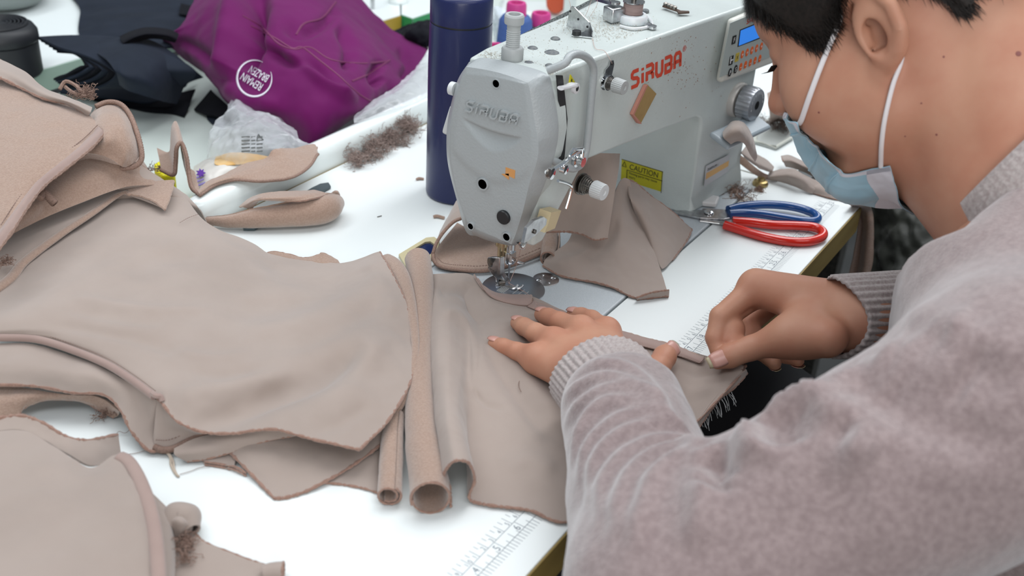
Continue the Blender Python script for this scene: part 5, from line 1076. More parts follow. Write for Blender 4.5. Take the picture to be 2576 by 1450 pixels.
bo, GB, NB = cloth('film', [[(572,262,26),(582,252,30),(592,243,34),(604,252,32),(620,268,28)], [(548,305,22),(580,290,36),(620,285,42),(680,296,38),(715,305,26)], [(530,345,14),(580,335,36),(640,330,48),(705,335,44),(758,345,26)], [(515,385,2),(570,385,26),(640,382,42),(715,375,42),(785,368,28)], [(505,420,-20),(560,430,0),(640,425,20),(720,410,26),(790,385,26)]], M_FILM, bag, 70, 60, .3, 5.5, .03, seed=81)
BB = bvh(GB); mb = MB()
def bagprint(p0, p1, p2): pts = [drop(BB, *p, .8) for p in (p0, p1, p2)]; return pts
for i in range(5):
    for (x0, x1) in ((608-i*0, 628), (632, 642), (646, 660)):
        y = 345+i*9; a, b = drop(BB, x0, y, .9), drop(BB, x1, y-1, .9)
        if a is not None and b is not None: mb.tube([a, b], .7, 4)
tri = [drop(BB, *p, .9) for p in [(650,338),(662,352),(646,354),(650,338)]]
if all(p is not None for p in tri): mb.tube(tri, .7, 4)
mb.build('bag_print', mat('bag_print_grey', (.12,.13,.13), .6), bag)
b2 = thing('clear_bag', 'clear plastic sheet bag draped along the rail between purple garment and bottle', 'bag', on(980,280,0))
cloth('film', [[(1078,125,40),(1050,165,38),(1010,205,36),(960,240,34),(890,290,32)], [(1080,180,40),(1050,205,42),(1010,232,42),(960,258,40),(890,300,34)], [(1082,240,32),(1050,256,34),(1010,268,34),(960,285,33),(890,312,31)]], filmmat('clear_film_dense', .12), b2, 60, 24, .3, 2.5, .04, seed=82)
b3 = thing('clear_bag', 'clear plastic bag wrapped around the thread cones behind the bottle', 'bag', on(1268,90,0))
cloth('film', [[(1232,20,60),(1255,18,64),(1280,30,60)], [(1236,60,40),(1262,62,52),(1290,75,48)], [(1240,105,20),(1268,105,34),(1300,100,30)]], filmmat('clear_film_blue', .25, (.7,.78,.88)), b3, 40, 30, .3, 4, .04, seed=83)
M_SNK = mat('snack_white', (.72,.70,.66), .25); M_SOR = mat('snack_orange', (.78,.45,.13), .25, col2=(.82,.60,.32), nscale=30)
sn = thing('snack_packet', 'white and orange snack packet lying behind the rail under the clear bag', 'packet', on(560,440,-38))
cloth('packet_body', [[(488,420,-8),(530,396,0),(580,386,4),(640,388,4),(690,396,0)], [(482,445,2),(530,422,12),(580,414,16),(640,414,14),(690,416,6)], [(480,478,-6),(520,474,0),(570,458,4),(630,448,4),(690,440,0)]], M_SNK, sn, 50, 24, 2, 1.5, .03, seed=84)
cloth('orange_band', [[(542,395,6),(585,384,9),(640,388,8),(688,396,5)], [(540,412,14),(582,404,18),(640,404,16),(688,406,10)], [(560,418,15),(590,414,18),(640,412,16),(688,412,10)]], M_SOR, sn, 30, 14, .6, .3, .03)
cloth('orange_band', [[(575,440,11),(610,432,13),(650,428,10)], [(530,470,4),(580,460,7),(640,450,7)]], M_SOR, sn, 20, 8, .6, .2, .03)
mb = MB(); c = on(505,436,10)
st = []
for k in range(14):
    a = 2*PI*k/14; r = 8 if k % 2 == 0 else 4.2; st.append(on(505+r*1.6*math.cos(a), 436+r*1.5*math.sin(a), 10))
o = mb.prism(st, (0, 0, .6)).build('purple_star_print', mat('purple_print', (.10,.02,.30), .5), sn, smooth=False)
for k, p in enumerate([(497,446),(500,455),(504,464)]):
    MB().tube([on(p[0]-6, p[1]+3, 9-k*1.5), on(p[0]+12, p[1]-4, 9.5-k*1.5)], 1.1, 6).build('violet_print', mat('violet_print', (.30,.24,.55), .5), sn)
yl = thing('yellow_case', 'bright yellow plastic case behind the rail left of the packet', 'case', on(408,425,-38))
o = MB().prism([on(*p, 8) for p in [(386,412),(402,402),(438,408),(440,440),(408,442),(388,428)]], (0, 0, -44)).build('case_body', mat('yellow_plastic', (.78,.72,.01), .3), yl, smooth=False); bevel(o, 3, 3)
# ------------------------------------------------------------------ person
M_SKIN = mat('skin', (.51, .265, .175), .5, col2=(.46, .21, .135), nscale=28, nmix=.5, bump=.12, bscale=900, bdist=.0004, sss=.12, spec=.35)
M_HAIR = mat('black_hair', (.010, .008, .007), .5, col2=(.018, .013, .011), nscale=300, spec=.2)
M_SWE = mat('mauve_chenille', (.31, .24, .235), .95, col2=(.24, .18, .178), nscale=230, bump=.5, bscale=650, bdist=.0012, sheen=.85, spec=.05)
M_RIB = mat('mauve_rib', (.46, .41, .395), .95, col2=(.35, .29, .28), nscale=400, bump=.4, bscale=900, bdist=.0008, sheen=.4, spec=.05)
M_NAIL = mat('nail', (.56, .30, .25), .3, spec=.5); M_NTIP = mat('nail_tip', (.42, .36, .24), .35)
M_MASK = mat('mask_blue', (.33, .56, .68), .75, col2=(.38, .60, .72), nscale=40, bump=.1, bscale=1500, sss=0, sheen=.2)
M_MWH = mat('mask_white', (.70, .70, .76), .75, sheen=.2)
M_LOOP = mat('white_elastic', (.74, .71, .72), .8)
per = thing('person', 'person in mauve sweater and blue face mask bending over the sewing machine', 'person', (430, -400, -750))
# head frame
PHI = math.radians(17); THE = math.radians(25); HS = 1.06
vr = ray(2150, 200); vr = vr/np.linalg.norm(vr); vR = CR-vr*(CR@vr); vR /= np.linalg.norm(vR); vU = np.cross(vR, vr)
dn = -math.cos(THE)*vR-math.sin(THE)*vU; Hf = math.cos(PHI)*dn+math.sin(PHI)*vr; Hl = math.sin(PHI)*dn-math.cos(PHI)*vr; Hu = np.cross(Hf, Hl)
HM = np.array([Hf, Hl, Hu])
EAR = at(2200, 84, 792); HO = EAR-Hl*74*1.04
def hd(f, l, u): return HO+(Hf*f+Hl*l+Hu*u)*HS
def hp(px, py, l):              # on the plane at sideways distance l from the middle of the head
    d = ray(px, py); p0 = HO+Hl*l; return CC+((p0-CC)@Hl)/(d@Hl)*d
NB = at(2640, 500, 800)         # base of the neck
ears = [(2128, 40, 74), (2126, 6, 80), (2150, -22, 84), (2195, -30, 88), (2240, 10, 91), (2266, 70, 91), (2262, 120, 88), (2243, 165, 82)]
EH = [hp(*p) for p in ears]; EA = [hp(*p) for p in [(2165, 18, 79), (2200, 20, 83), (2228, 60, 84), (2232, 110, 83), (2218, 150, 80)]]
LOBE = hp(2222, 178, 78); TRG = hp(2188, 92, 79)
def head_sdf(P):
    q = (P-HO)@HM.T/HS; d = ellip(q, (-8, 0, 46), (97, 76, 84))
    A = lambda c, r: ellip(q, c, r)
    d = smin(d, A((42, 0, 40), (52, 62, 52)), 22)
    d = smin(d, A((40, 0, -30), (52, 54, 66)), 24)
    for s in (1, -1):
        d = smin(d, rcone(q, (10, s*48, -52), (66, s*20, -90), 24, 20), 20)
        d = smin(d, A((55, s*40, -20), (34, 30, 38)), 16)
        d = smin(d, A((24, s*52, -34), (46, 25, 46)), 18)
        d = smin(d, rcone(q, (84, s*8, 38), (72, s*42, 38), 9, 8), 10)
        d = smax(d, -A((94, s*32, 19), (12, 17, 10)), 9)
        d = smin(d, A((74, s*31, 18), (14, 16, 11)), 5)
    d = smin(d, rcone(q, (84, 0, 24), (105, 0, -14), 8, 9), 12)
    d = smin(d, A((106, 0, -18), (10, 12, 9)), 7)
    for s in (1, -1): d = smin(d, A((98, s*11, -21), (9, 7, 7)), 5); d = smax(d, -A((104, s*6, -28), (4, 3.2, 3.5)), 2)
    d = smin(d, rcone(q, (86, 13, -54), (86, -13, -54), 6.5, 6.5), 8); d = smax(d, -rcone(q, (94, 15, -54), (94, -15, -54), 1.6, 1.6), 2)
    d = smin(d, A((72, 0, -90), (19, 24, 16)), 14)
    d = d*HS
    d = smin(d, A((24, 0, -82), (44, 46, 27))*HS, 20)
    # neck
    d = smin(d, rcone(P, hd(-38, 0, -20), NB, 60, 64), 26)
    d = smin(d, rcone(P, hd(16, 0, -82), NB+Hf*26, 42, 58), 22)
    d = smin(d, rcone(P, hd(-20, 48, -8), NB+Hl*18+Hf*38, 17, 20), 18)
    # ear
    e = ellip(P-LOBE*0, (EH[2]+EA[3]+EH[6])/3*1.0, (19, 6, 29), HM)+0
    e = smax(e, -ellip(P, hp(2206, 92, 85), (9, 9, 15), HM), 4)
    e = smin(e, min_chain(P, EH, [4, 4.6, 5.2, 5.4, 5.2, 5, 4.8, 5]), 3)
    e = smin(e, min_chain(P, EA, [3, 3.4, 4, 4, 4]), 4)
    e = smin(e, ellip(P, LOBE, (9, 5.5, 12), HM), 6); e = smin(e, ellip(P, TRG, (6, 5, 8), HM), 4)
    e = smax(e, -ellip(P, hp(2214, 88, 80), (6, 12, 10), HM), 3)
    d = smin(d, e, 5)
    m = ellip(q, (0, -80, 5), (16, 6, 30))*HS; return smin(d, m, 5)
def min_chain(P, pts, rs):
    d = None
    for a, b, ra, rb in zip(pts[:-1], pts[1:], rs[:-1], rs[1:]):
        k = rcone(P, a, b, ra, rb); d = k if d is None else np.minimum(d, k)
    return d
V1, F1 = sdf_mesh(head_sdf, HO-165, HO+np.array((185, 165, 165)), 2.3); V1 = relax(V1, F1, 2, .5)
# left hand, flat on the fabric
LW = on(1532, 940, 40); LE = at(1690, 1500, 650); LS = at(2575, 1035, 650)
lf = {'pinky': [(1410, 935, 24), (1352, 901, 21), (1300, 884, 17), (1266, 872, 13), (1243, 864, 11)],
      'ring': [(1440, 905, 27), (1394, 862, 26), (1347, 838, 22), (1318, 822, 16), (1301, 813, 12.5)],
      'middle': [(1490, 890, 30), (1462, 832, 29), (1408, 811, 22), (1380, 799, 16), (1362, 792, 12.5)],
      'index': [(1535, 890, 28), (1525, 836, 23), (1488, 806, 18), (1462, 797, 13.5), (1442, 792, 11.5)],
      'thumb': [(1590, 960, 30), (1628, 958, 25), (1655, 925, 20), (1672, 898, 18), (1683, 884, 17.5)]}
lr = {'pinky': [11, 9.6, 7.6, 7.0, 5.6], 'ring': [12, 10.6, 8.8, 8.0, 6.4], 'middle': [12, 11, 9.2, 8.4, 6.8], 'index': [12, 10.8, 9.0, 8.2, 6.6], 'thumb': [14, 12, 10.4, 10, 7.6]}
LF = {k: [on(*p) for p in v] for k, v in lf.items()}
def fingers(P, FF, FR, k=4.0, pk=9):
    out = None
    for nme, pts in FF.items():
        d = None
        for i in range(len(pts)-1):
            c = rcone(P, pts[i], pts[i+1], FR[nme][i], FR[nme][i+1]); d = c if d is None else smin(d, c, 2.5)
        out = d if out is None else smin(out, d, k)
    return out
def lhand(P):
    d = fingers(P, LF, lr)
    for n_ in ('pinky', 'ring', 'middle', 'index'): d = smin(d, rcone(P, LW+(0, 0, -2), LF[n_][1]+(0, 0, -3), 20, 11), 12)
    d = smin(d, rcone(P, LW, LF['thumb'][1], 19, 12), 12)
    for n_ in ('pinky', 'ring', 'middle', 'index'): d = smin(d, ellip(P, LF[n_][1]+(0, 0, 5), (8, 8, 6.5)), 7)
    return smin(d, rcone(P, LW, LW+(LE-LW)*.5, 24, 32), 14)
V2, F2 = sdf_mesh(lhand, np.minimum(LW, LF['pinky'][4])-(110, 110, 50), np.maximum(LW, LF['index'][4])+(80, 60, 60), 1.7); V2 = relax(V2, F2, 1, .5)
# right hand pinching the fabric corner
RW = on(2175, 800, 58); RE = at(2560, 770, 985)
rf = {'index': [(1985, 745, 62), (1902, 722, 60), (1812, 797, 42), (1799, 850, 28), (1806, 890, 19)],
      'middle': [(2000, 752, 54), (1925, 728, 50), (1818, 806, 37), (1838, 858, 27), (1890, 876, 24)],
      'ring': [(2030, 765, 40), (1970, 742, 32), (1885, 815, 14), (1915, 885, 2), (1948, 914, 4)],
      'pinky': [(2060, 790, 34), (2030, 775, 22), (1960, 850, 2), (1975, 895, -2), (2008, 908, 2)],
      'thumb': [(2080, 850, 58), (1985, 848, 48), (1890, 876, 32), (1835, 896, 24), (1806, 908, 21)]}
rr_ = {'index': [12, 11.5, 9.2, 8.4, 6.5], 'middle': [12, 11, 9.2, 8.2, 6.6], 'ring': [12, 10.5, 8.8, 7.8, 6.4], 'pinky': [11, 9.5, 7.6, 7.0, 5.6], 'thumb': [17, 14, 10.6, 10.4, 7.6]}
RF = {k: [on(*p) for p in v] for k, v in rf.items()}
def rhand(P):
    d = fingers(P, RF, rr_, 2.5)
    for n_ in ('pinky', 'ring', 'middle', 'index'): d = smin(d, rcone(P, RW, RF[n_][1], 22, 11.5), 9)
    d = smin(d, rcone(P, RW+(0, 0, 3), RF['index'][1], 26, 14), 10)
    d = smin(d, rcone(P, RW, RF['thumb'][1], 22, 16), 14); d = smin(d, ellip(P, on(2035, 825, 50), (26, 22, 22)), 14)
    d = smin(d, ellip(P, on(1842, 834, 30), (13, 11, 13)), 4)
    return smin(d, rcone(P, RW, RW+(RE-RW)*.3, 27, 29), 20)
lo = np.min([p for v in RF.values() for p in v]+[RW], 0); hi = np.max([p for v in RF.values() for p in v]+[RW], 0)
V3, F3 = sdf_mesh(rhand, lo-40, hi+np.array((60, 40, 50)), 1.7); V3 = relax(V3, F3, 1, .5)
# torso, arms and hips under the clothes (coarse, joined into the same body)
PEL = np.array((440., -400., -260.)); CH = at(2690, 860, 800)
RSH = at(2900, 640, 960)
def torso(P):
    d = rcone(P, NB+(0, 0, -20), CH, 60, 92); d = smin(d, rcone(P, CH, PEL, 100, 115), 40)
    d = smin(d, rcone(P, NB+(0, 0, -25), LS, 48, 46), 30); d = smin(d, rcone(P, LS, LE, 46, 36), 20); d = smin(d, rcone(P, LE, LW, 36, 22), 12)
    d = smin(d, rcone(P, NB+(0, 0, -25), RSH, 48, 46), 30); d = smin(d, rcone(P, RSH, RE, 44, 34), 20); d = smin(d, rcone(P, RE, RW, 32, 22), 12)
    return d
allp = np.array([LE, LS, LW, RW, RE, RSH, PEL, NB, CH])
V4, F4 = sdf_mesh(torso, allp.min(0)-130, allp.max(0)+130, 8)
vv = np.vstack([V1, V2, V3, V4]); o1 = len(V1); o2 = o1+len(V2); o3 = o2+len(V3)
ff = np.vstack([F1, F2+o1, F3+o2, F4+o3])
body = link('body', me_of(vv, ff, 'body'), M_SKIN, per)
B0 = BVHTree.FromPolygons([tuple(p) for p in V1], [tuple(f) for f in F1.tolist()])
# nails
def nail(p, q, up, w_, l_, nm, tip=False, back=.25):   # p joint, q tip
    a = q-p; a /= np.linalg.norm(a); u = up-a*(a@up); u /= np.linalg.norm(u); s = np.cross(a, u); G = []
    for i in range(7):
        t = i/6; ww = w_*(1-.35*max(0, t-.6)/.4-.2*max(0, .2-t)/.2); G.append([q+a*(l_*(t-back-.25))+s*ww*math.sin(x)*1.0+u*(ww*math.cos(x)*.55-w_*.55)+u*nail.h for x in np.linspace(-1.1, 1.1, 7)])
    G = np.array(G); f = [(i*7+j, i*7+j+1, i*7+8+j, i*7+7+j) for i in range(6) for j in range(6)]
    o = MB().add(G[:6 if tip else 7].reshape(-1, 3), f[:30] if tip else f).build(nm, M_NAIL, body, sh=None); o.modifiers.new('t', 'SOLIDIFY').thickness = .0006
    if tip:
        o = MB().add(G[5:].reshape(-1, 3), [(j, j+1, 8+j, 7+j) for j in range(6)]).build('nail_tip', M_NTIP, body, sh=None); o.modifiers.new('t', 'SOLIDIFY').thickness = .0006
for k, w_ in (('pinky', 5), ('ring', 6), ('middle', 6.2), ('index', 6.2)):
    nail.h = lr[k][4]+.7; nail(LF[k][3], LF[k][4], np.array((0, 0, 1.)), w_, 11, 'fingernail')
nail.h = 9.2; nail(LF['thumb'][3], LF['thumb'][4], np.array((.75, -.35, .55)), 8, 14, 'thumbnail', True)
nail.h = 9.2; nail(RF['thumb'][3], RF['thumb'][4], -CF*.8+np.array((0, 0, .4)), 8, 19, 'thumbnail', True, .15)
for k in ('ring', 'pinky'): nail.h = 6; nail(RF[k][3], RF[k][4], np.array((-.2, -.6, -.7)), 5, 11, 'fingernail', True)
# eyes, lashes, brow
for s in (1, -1):
    mb = MB()
    for k in range(26):
        x = s*(20+k*.9); p = hd(93-abs(x)*.16, x, 11); mb.tube([p, p+Hf*5-Hu*3+Hl*s*.6, p+Hf*10-Hu*2+Hl*s*1], [.6, .5, .1], 4)
    for k in range(90):
        x = s*(14+k*.38); p = hd(95-x*x*.0105, x, 36+random.uniform(-2.5, 3)); mb.tube([p, p+Hl*s*4+Hf*1.5-Hu*.5, p+Hl*s*7-Hu*1.5], [.4, .35, .1], 4)
    mb.build('brow_and_lashes', M_HAIR, body)['kind'] = 'stuff'
M_MOLE = mat('mole', (.22, .07, .06), .5)
for px, py, r in ((2562, 135, 2.2), (2374, 143, .9), (2356, 339, .9), (2277, 343, .7), (2060, 283, .9), (2318, 260, .7)):
    h = B0.ray_cast(Vector(CC), Vector(ray(px, py)).normalized())
    if h[0] is not None: MB().lathe([(r, -.4), (r*.8, .3), (0, .5)], np.array(h[0]), np.array(h[1])*(1 if h[1].dot(Vector(-vr)) > 0 else -1), 12).build('mole', M_MOLE, body)
# ---- hair: a close-cropped cap plus strands
HLpx = [(1840, -60), (1886, 8), (1925, 46), (1965, 66), (2010, 92), (2045, 120), (2068, 124), (2088, 92), (2108, 50), (2122, 12), (2140, -34), (2200, -48), (2262, -30), (2300, -40), (2365, -6), (2420, 44), (2470, 78), (2530, 92), (2600, 104), (2680, 130)]
def hl_y(px): return np.interp(px, [p[0] for p in HLpx], [p[1] for p in HLpx])
def toimg(P): 
    d = P-CC; z = d@CF; return 1288+FPX*(d@CR)/z, 725-FPX*(d@CU)/z
# hairline stored in head coordinates: height u above which hair grows, as a function of the angle around the head
HA, HU_ = [], []
B1 = BVHTree.FromPolygons([tuple(p) for p in V1], [tuple(f) for f in F1.tolist()])
for px in range(1846, 2690, 12):
    d = Vector(ray(px, float(hl_y(px)))).normalized(); h = B1.ray_cast(Vector(CC), d)
    if h[0] is None: continue
    q = HM@(np.array(h[0])-HO)/HS
    if q[1] > -5: HA.append(math.atan2(q[1], q[0])); HU_.append(q[2])
o_ = np.argsort(HA); HA = np.array(HA)[o_]; HU_ = np.array(HU_)[o_]
def hairline(q): return np.interp(np.abs(np.arctan2(q[..., 1], q[..., 0])), HA, HU_)
keep = []; N1 = vnorm(V1, F1); q1 = (V1-HO)@HM.T/HS; rad = np.linalg.norm((q1-(-8, 0, 46))/(97, 76, 84), axis=1)
hl = hairline(q1); on_scalp = (q1[:, 2] > hl) & (rad < 1.12) & (q1[:, 2] > -40)
fm = on_scalp[F1].all(1); used = np.unique(F1[fm]); mp = -np.ones(len(V1), int); mp[used] = np.arange(len(used))
lift = np.clip((q1[used, 2]-hl[used])/14, 0, 1)*5.0+.5
hc = link('hair', me_of(V1[used]+N1[used]*lift[:, None], mp[F1[fm]], 'hair'), M_HAIR, per); hc['label'] = 'short black hair'
mb = MB(); idx = np.where(on_scalp & (q1[:, 1] > -30))[0]
near_edge = idx[(q1[idx, 2]-hl[idx]) < 22]; far_in = idx[(q1[idx, 2]-hl[idx]) >= 22]
pick = np.concatenate([np.random.choice(near_edge, min(9000, 12*len(near_edge))), np.random.choice(far_in, min(2600, 3*len(far_in)))])
hv, hf = [], []
for i in pick:
    p = V1[i]+np.random.normal(0, 1.2, 3); n = N1[i]; back = -Hu*.75-Hf*.25 if q1[i, 0] < 60 else -Hu*.8+Hf*.05
    g = back-n*(n@back); g /= np.linalg.norm(g)+1e-6; g = g+np.random.normal(0, .18, 3); L = random.uniform(7, 13)
    a = p+n*.3; b = p+n*3.5+g*L*.5; c = p+n*3.2+g*L; s = np.cross(g, n)*.22; k = len(hv)
    hv += [a-s, a+s, b-s, b+s, c]; hf += [(k, k+1, k+3, k+2), (k+2, k+3, k+4)]
st_ = link('hair_strands', me_of(hv, hf, 'hs'), M_HAIR, hc); st_['kind'] = 'stuff'
# ---- mask
def surf(px, py, off=1.2):
    d = Vector(ray(px, py)).normalized(); h = B1.ray_cast(Vector(CC), d); return np.array(h[0])-np.array(d)*off if h[0] is not None else None
def sor(px, py, l, off=2.0):
    p = surf(px, py, off); return hp(px, py, l) if p is None else p
near_ = [sor(1978, 281, 44), sor(2012, 306, 56), sor(2046, 352, 60), sor(2078, 398, 60), sor(2124, 432, 58), sor(2180, 424, 62), sor(2240, 412, 64)]
cen = [hp(1970, 280, 0), hp(1984, 306, 0), hp(2018, 394, 0), hp(2060, 450, 0), hp(2108, 494, 0), hp(2200, 520, 0), hp(2338, 524, 4)]
def mir(p): return p-2*((p-HO)@Hl)*Hl
midn = [a*.55+b*.45-Hu*2+Hf*(2 if i < 5 else -4) for i, (a, b) in enumerate(zip(near_, cen))]
quar = [a*.8+b*.2 for a, b in zip(near_, cen)]
rows = [near_, quar, midn, cen, [mir(p) for p in midn], [mir(p) for p in near_]]
GR = grid_of(rows, 26, 24); sh_ = GR.shape; q = GR.reshape(-1, 3)
for _ in range(6):              # keep the mask outside the skin
    d0 = head_sdf(q); g = np.stack([head_sdf(q+e)-d0 for e in np.eye(3)], 1); g /= np.linalg.norm(g, axis=1, keepdims=True)+1e-6; q = q+g*np.clip(2.6-d0, 0, 8)[:, None]
rows = [list(r) for r in q.reshape(sh_)]
mo, GMk, NMk = cloth('face_mask', rows, M_MASK, per, 70, 60, .9, .9, .06, px=False, seed=91); mo['label'] = 'pale blue pleated surgical mask with white edges'
G0 = GMk
NO = NMk if np.mean(np.sum(NMk[20:40, 20:50]*(GMk[20:40, 20:50]-HO), -1)) > 0 else -NMk
def band(nm, i0, i1, j0, j1, up=1.1):
    g = GMk[i0:i1, j0:j1]+NO[i0:i1, j0:j1]*up; a, b = g.shape[:2]
    return MB().add(g.reshape(-1, 3), [(i*b+j, i*b+j+1, i*b+b+j+1, i*b+b+j) for i in range(a-1) for j in range(b-1)]).build(nm, M_MWH, mo, sh=None)
band('side_hem', 0, 5, 0, 70); band('bottom_hem', 0, 34, 58, 70); band('top_hem', 0, 34, 0, 7)
for k in (16, 30, 44): MB().tube([GMk[i, k]+NO[i, k]*.8 for i in range(5, 32)], list(np.linspace(1.2, 2.4, 27)), 6, flat=.5).build('pleat', M_MASK, mo, sh=None)
fl = [hp(2122, 28, 78), surf(2104, 74, 1.6), surf(2080, 130, 2), surf(2056, 190, 2.4), surf(2034, 250, 2.4), sor(2017, 300, 57, 3.2), sor(2010, 312, 57, 3.5)]
bl_ = [hp(2258, 40, 80), hp(2272, 86, 80), hp(2268, 150, 80), surf(2246, 215, 2), surf(2226, 300, 2), surf(2218, 360, 2.4), sor(2216, 408, 63, 3.2), sor(2216, 420, 63, 4)]
MB().tube(cr(np.array(fl), 40), 2.1, 8, flat=.7).build('ear_loop', M_LOOP, mo, sh=None); MB().tube(cr(np.array(bl_), 40), 2.3, 8, flat=.7).build('ear_loop', M_LOOP, mo, sh=None)
# ---- sweater
CO = at(2594, 414, 812); cd = HO+Hu*-60-NB; cd /= np.linalg.norm(cd); CN = cd-vr*.22; CN /= np.linalg.norm(CN)
CAP = at(2590, 960, 670)
def sweater_sdf(P):
    d = rcone(P, NB+(0, 0, -34), CH, 74, 118); d = smin(d, rcone(P, CH, PEL, 122, 138), 50)
    d = smin(d, rcone(P, NB+(0, 0, -40), CAP, 60, 66), 40)
    d = smin(d, rcone(P, LS, at(1850, 1404, 655), 76, 66), 34); d = smin(d, rcone(P, at(1850, 1404, 655), LE, 66, 60), 20)
    d = smin(d, rcone(P, LE, LW+(LE-LW)*.27+(0, 0, 6), 60, 46), 24)
    d = smin(d, rcone(P, NB+(0, 0, -40), RSH, 62, 64), 40); d = smin(d, rcone(P, RSH, RE, 62, 52), 26); d = smin(d, rcone(P, RE, RW+(RE-RW)*.42, 52, 42), 18)
    d = smin(d, rcone(P, at(2510, 820, 750), at(2520, 1010, 700), 56, 60), 40)
    d = smax(d, -smax(-((P-CO)@CN+4), np.linalg.norm(P-CO, axis=-1)-118, 10), 8)      # trimmed at the collar
    d = smax(d, -rcone(P, CO, HO, 58, 62), 6)
    return d
V5, F5 = sdf_mesh(sweater_sdf, allp.min(0)-150, allp.max(0)+150, 3.1); V5 = relax(V5, F5, 3, .5); N5 = vnorm(V5, F5)
FOLD = [([(90,400),(200,272),(350,207),(500,232),(620,340),(700,470)],2.6,4.2), ([(100,560),(170,400),(300,300),(450,290),(600,380),(720,500)],3.0,4.2), ([(120,640),(200,470),(330,370),(480,345),(640,420),(760,530)],2.6,4), ([(190,760),(250,560),(350,430),(500,410),(660,470),(800,570)],3.2,4.4),
 ([(230,860),(290,640),(400,520),(540,470),(700,510),(830,580)],2.8,4.2), ([(290,960),(330,720),(450,580),(600,530),(760,555),(880,600)],3.2,4.4), ([(340,1080),(380,820),(480,680),(620,600),(780,595),(900,622)],3.2,4.6), ([(440,1130),(450,930),(520,770),(640,665),(800,620),(890,628)],3.2,4.8), ([(530,1190),(570,960),(620,820),(720,705),(880,645)],3.4,5),
 ([(800,1190),(880,1010),(893,850),(902,700),(915,630)],3.4,6), ([(930,640),(962,720),(968,790),(940,860)],-6.5,7), ([(1020,600),(1040,680),(1000,780),(960,840)],3.5,6), ([(1180,500),(1230,560),(1240,660),(1200,760)],2.2,9), ([(1300,410),(1350,432),(1400,500),(1500,570),(1700,660),(1790,720)],5,8), ([(1400,440),(1440,500),(1560,560),(1700,610)],-5,8),
 ([(1480,300),(1570,310),(1640,390),(1820,510),(2060,640),(2300,700),(2576,720)],6,9), ([(1560,240),(1700,330),(1860,470),(2060,580),(2300,650),(2576,670)],-7,11), ([(1850,180),(1980,190),(2120,260),(2300,340)],-4,11), ([(1820,140),(1980,150),(2160,170),(2300,230)],4,10), ([(2120,20),(2300,90),(2450,150),(2600,240)],4.5,9), ([(1980,-60),(2100,-30),(2200,0),(2320,10)],3,9), ([(2080,60),(2220,120),(2400,210),(2560,300)],-4,10), ([(1640,250),(1760,260),(1900,330)],3,9), ([(1000,900),(1200,830),(1500,800)],1.8,14), ([(1100,1100),(1400,1000),(1800,960)],-2,16)]
FOLD += [([((x-1340)*2.084, (y-820)*2.084) for x, y in pl], h, w_) for pl, h, w_ in (([(2048,1002),(2052,1012),(2078,1040),(2130,1075)],5,7), ([(1884,1092),(1888,1104),(1896,1130),(1902,1180)],5,6), ([(1955,1052),(1970,1085),(1985,1130)],-5,8), ([(1790,1128),(1812,1160),(1830,1200)],-3.5,7), ([(2250,880),(2330,930),(2420,960)],3,9))]
B5 = BVHTree.FromPolygons([tuple(p) for p in V5], [tuple(f) for f in F5.tolist()])
disp = np.array([3.0*fbm(p+50, .011, 2)+.9*fbm(p, .045, 2) for p in V5])
for pl, h, w_ in FOLD:
    q = []
    for px, py in cr(np.array(pl, float), 30):
        d = Vector(ray(1340+px/2.084, 820+py/2.084)).normalized(); hh = B5.ray_cast(Vector(CC), d)
        if hh[0] is not None: q.append(np.array(hh[0]))
    if len(q) > 5: disp += h*1.9*fold_fall(V5, q, w_*1.55)
V5 = V5+N5*disp[:, None]
sw = link('sweater', me_of(V5, F5, 'sweater'), M_SWE, per); sw['label'] = 'mauve grey chenille sweater'
def cuff(c0, c1, ra, rb, ua, ub, ribs, name, upv=(0, 0, 1.), mouth=(0, 0, 0)):
    c0, c1 = np.array(c0, float), np.array(c1, float); a = c1-c0; a /= np.linalg.norm(a); s = np.cross(a, upv); s /= np.linalg.norm(s); u = np.cross(s, a); rows = []
    n = ribs*6
    for k, t in enumerate((-.03, 0, .02, .15, .3, .45, .6, .75, .9, 1.05, 1.2)):
        c = c0+(c1-c0)*t; g = []
        for j in range(n):
            an = 2*PI*j/n; rib = (.5+.5*math.cos(an*ribs)); dp = 1.7*(1-rib)**1.5 if k > 1 else 1.2*(1-rib)
            x = (ra+(rb-ra)*t)-dp-(2.5 if k == 0 else 0); y = (ua+(ub-ua)*t)-dp-(2.5 if k == 0 else 0); tt = t+.10*math.sin(an*2+1)*(1-t)
            g.append(c0+(c1-c0)*tt+s*x*math.cos(an)+u*y*math.sin(an))
        rows.append(g)
    inner = [[c0+(c1-c0)*.25+s*(ra-5)*math.cos(2*PI*j/n)+u*(ua-5)*math.sin(2*PI*j/n) for j in range(n)]]
    mb = MB().rings(inner+rows, cap=False); return mb.build(name, M_RIB, sw, sh=None)
cuff(on(1512, 944, 43), LW+(LE-LW)*.20+(0, 0, 6), 44, 41, 33, 36, 44, 'left_cuff'.replace('left_', 'sleeve_'))
cuff(on(2112, 797, 60), RW+(RE-RW)*.27, 36, 39, 36, 39, 34, 'sleeve_cuff')
# collar
s = np.cross(CN, CU); s /= np.linalg.norm(s); u = np.cross(s, CN); rows = []
for t, r in ((-62, 126), (-42, 109), (-26, 97), (-12, 88), (-2, 82), (7, 78), (12, 75.5), (10, 72), (-4, 70)):
    rows.append([CO+CN*t+(s*math.cos(2*PI*j/240)+u*math.sin(2*PI*j/240))*(r-.9*(.5+.5*math.cos(2*PI*j/240*80))) for j in range(240)])
MB().rings(rows, cap=False).build('collar', M_RIB, sw, sh=None)
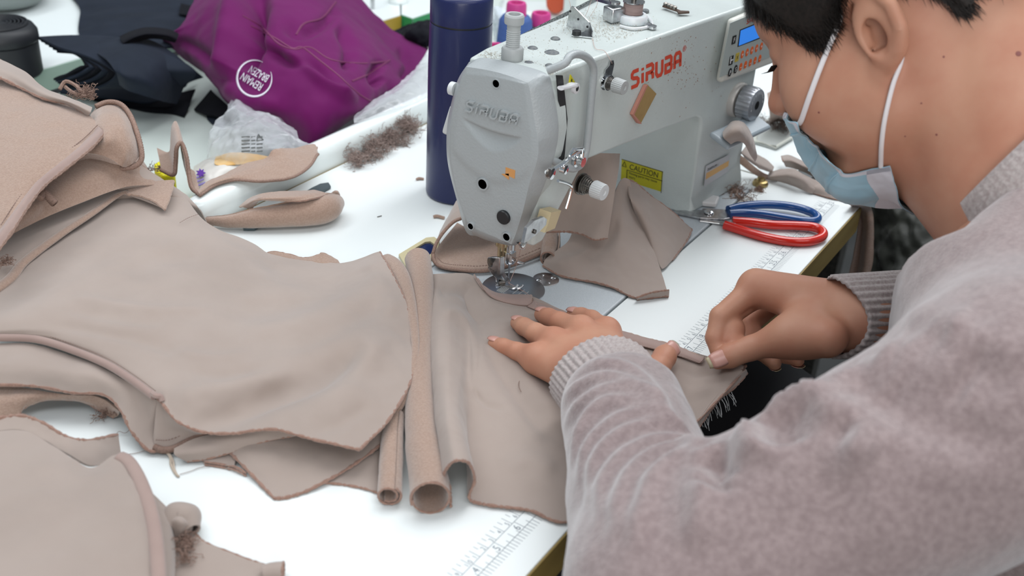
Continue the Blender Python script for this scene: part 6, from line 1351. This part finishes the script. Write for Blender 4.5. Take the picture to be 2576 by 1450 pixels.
# trousers and stool
M_TRO = mat('black_trousers', (.008, .008, .010), .8, sheen=.1, spec=.2)
def trous(P):
    d = None
    for s in (-1, 1):
        k = np.array((430+(235 if s > 0 else -110), 60., -205)); a = np.array((430+(190 if s > 0 else -105), 20., -650.)); l = smin(rcone(P, PEL+(s*70, -10, -10), k, 95, 78), rcone(P, k, a, 66, 45), 20)
        l = smin(l, rcone(P, a+(0, 0, -45), a+(0, 120, -65), 40, 32), 15); d = l if d is None else smin(d, l, 30)
    return smin(d, rcone(P, PEL+(0, 0, 60), PEL, 120, 130), 40)
V6, F6 = sdf_mesh(trous, (150, -560, -760), (780, 260, -60), 8); V6 = relax(V6, F6, 1); tr_ = link('trousers', me_of(V6, F6, 'trousers'), M_TRO, per); tr_['label'] = 'black trousers and shoes'
stl = thing('stool', 'black padded stool beneath the person at the table', 'stool', (440, -420, -750))
MB().lathe([(0, -60), (165, -60), (175, -40), (170, -15), (0, -8)], (440, -420, -392), seg=40).build('seat', M_BLACK, stl)
for k in range(4):
    a = PI/4+k*PI/2; MB().tube([(440+math.cos(a)*110, -420+math.sin(a)*110, -447), (440+math.cos(a)*170, -420+math.sin(a)*170, -750)], 13, 12).build('leg', M_DSTEEL, stl)
# dark coat behind
ct = thing('dark_coat', 'dark green-black padded coat hanging on a chair behind the table corner', 'coat', (1300, -120, -750))
C_ = lambda px, py, d: at(px, py, d)
mb = None
cloth('quilted_shell', [[C_(2170, 430, 1560), C_(2270, 470, 1520), C_(2380, 480, 1500), C_(2500, 470, 1540)], [C_(2180, 560, 1560), C_(2270, 560, 1490), C_(2380, 570, 1470), C_(2500, 560, 1520)], [C_(2190, 680, 1540), C_(2280, 690, 1470), C_(2380, 690, 1450), C_(2500, 690, 1500)], [C_(2150, 830, 1540), C_(2260, 830, 1480), C_(2380, 830, 1460), C_(2500, 830, 1500)]],
      mat('coat_dark_green', (.014, .016, .012), .6, col2=(.02, .022, .016), nscale=15, sheen=.1), ct, 60, 50, 6, 14, .02, px=False, seed=95)
p = C_(2330, 640, 1560); MB().box(p[0]-10, p[0]+240, p[1]-40, p[1]+20, p[2]-260, p[2]+60).build('chair_back', M_BLACK, ct, smooth=False)
for dx in (0, 200): MB().box(p[0]+dx, p[0]+dx+30, p[1]-30, p[1]+10, -750, p[2]-260).build('chair_leg', M_DSTEEL, ct, smooth=False)
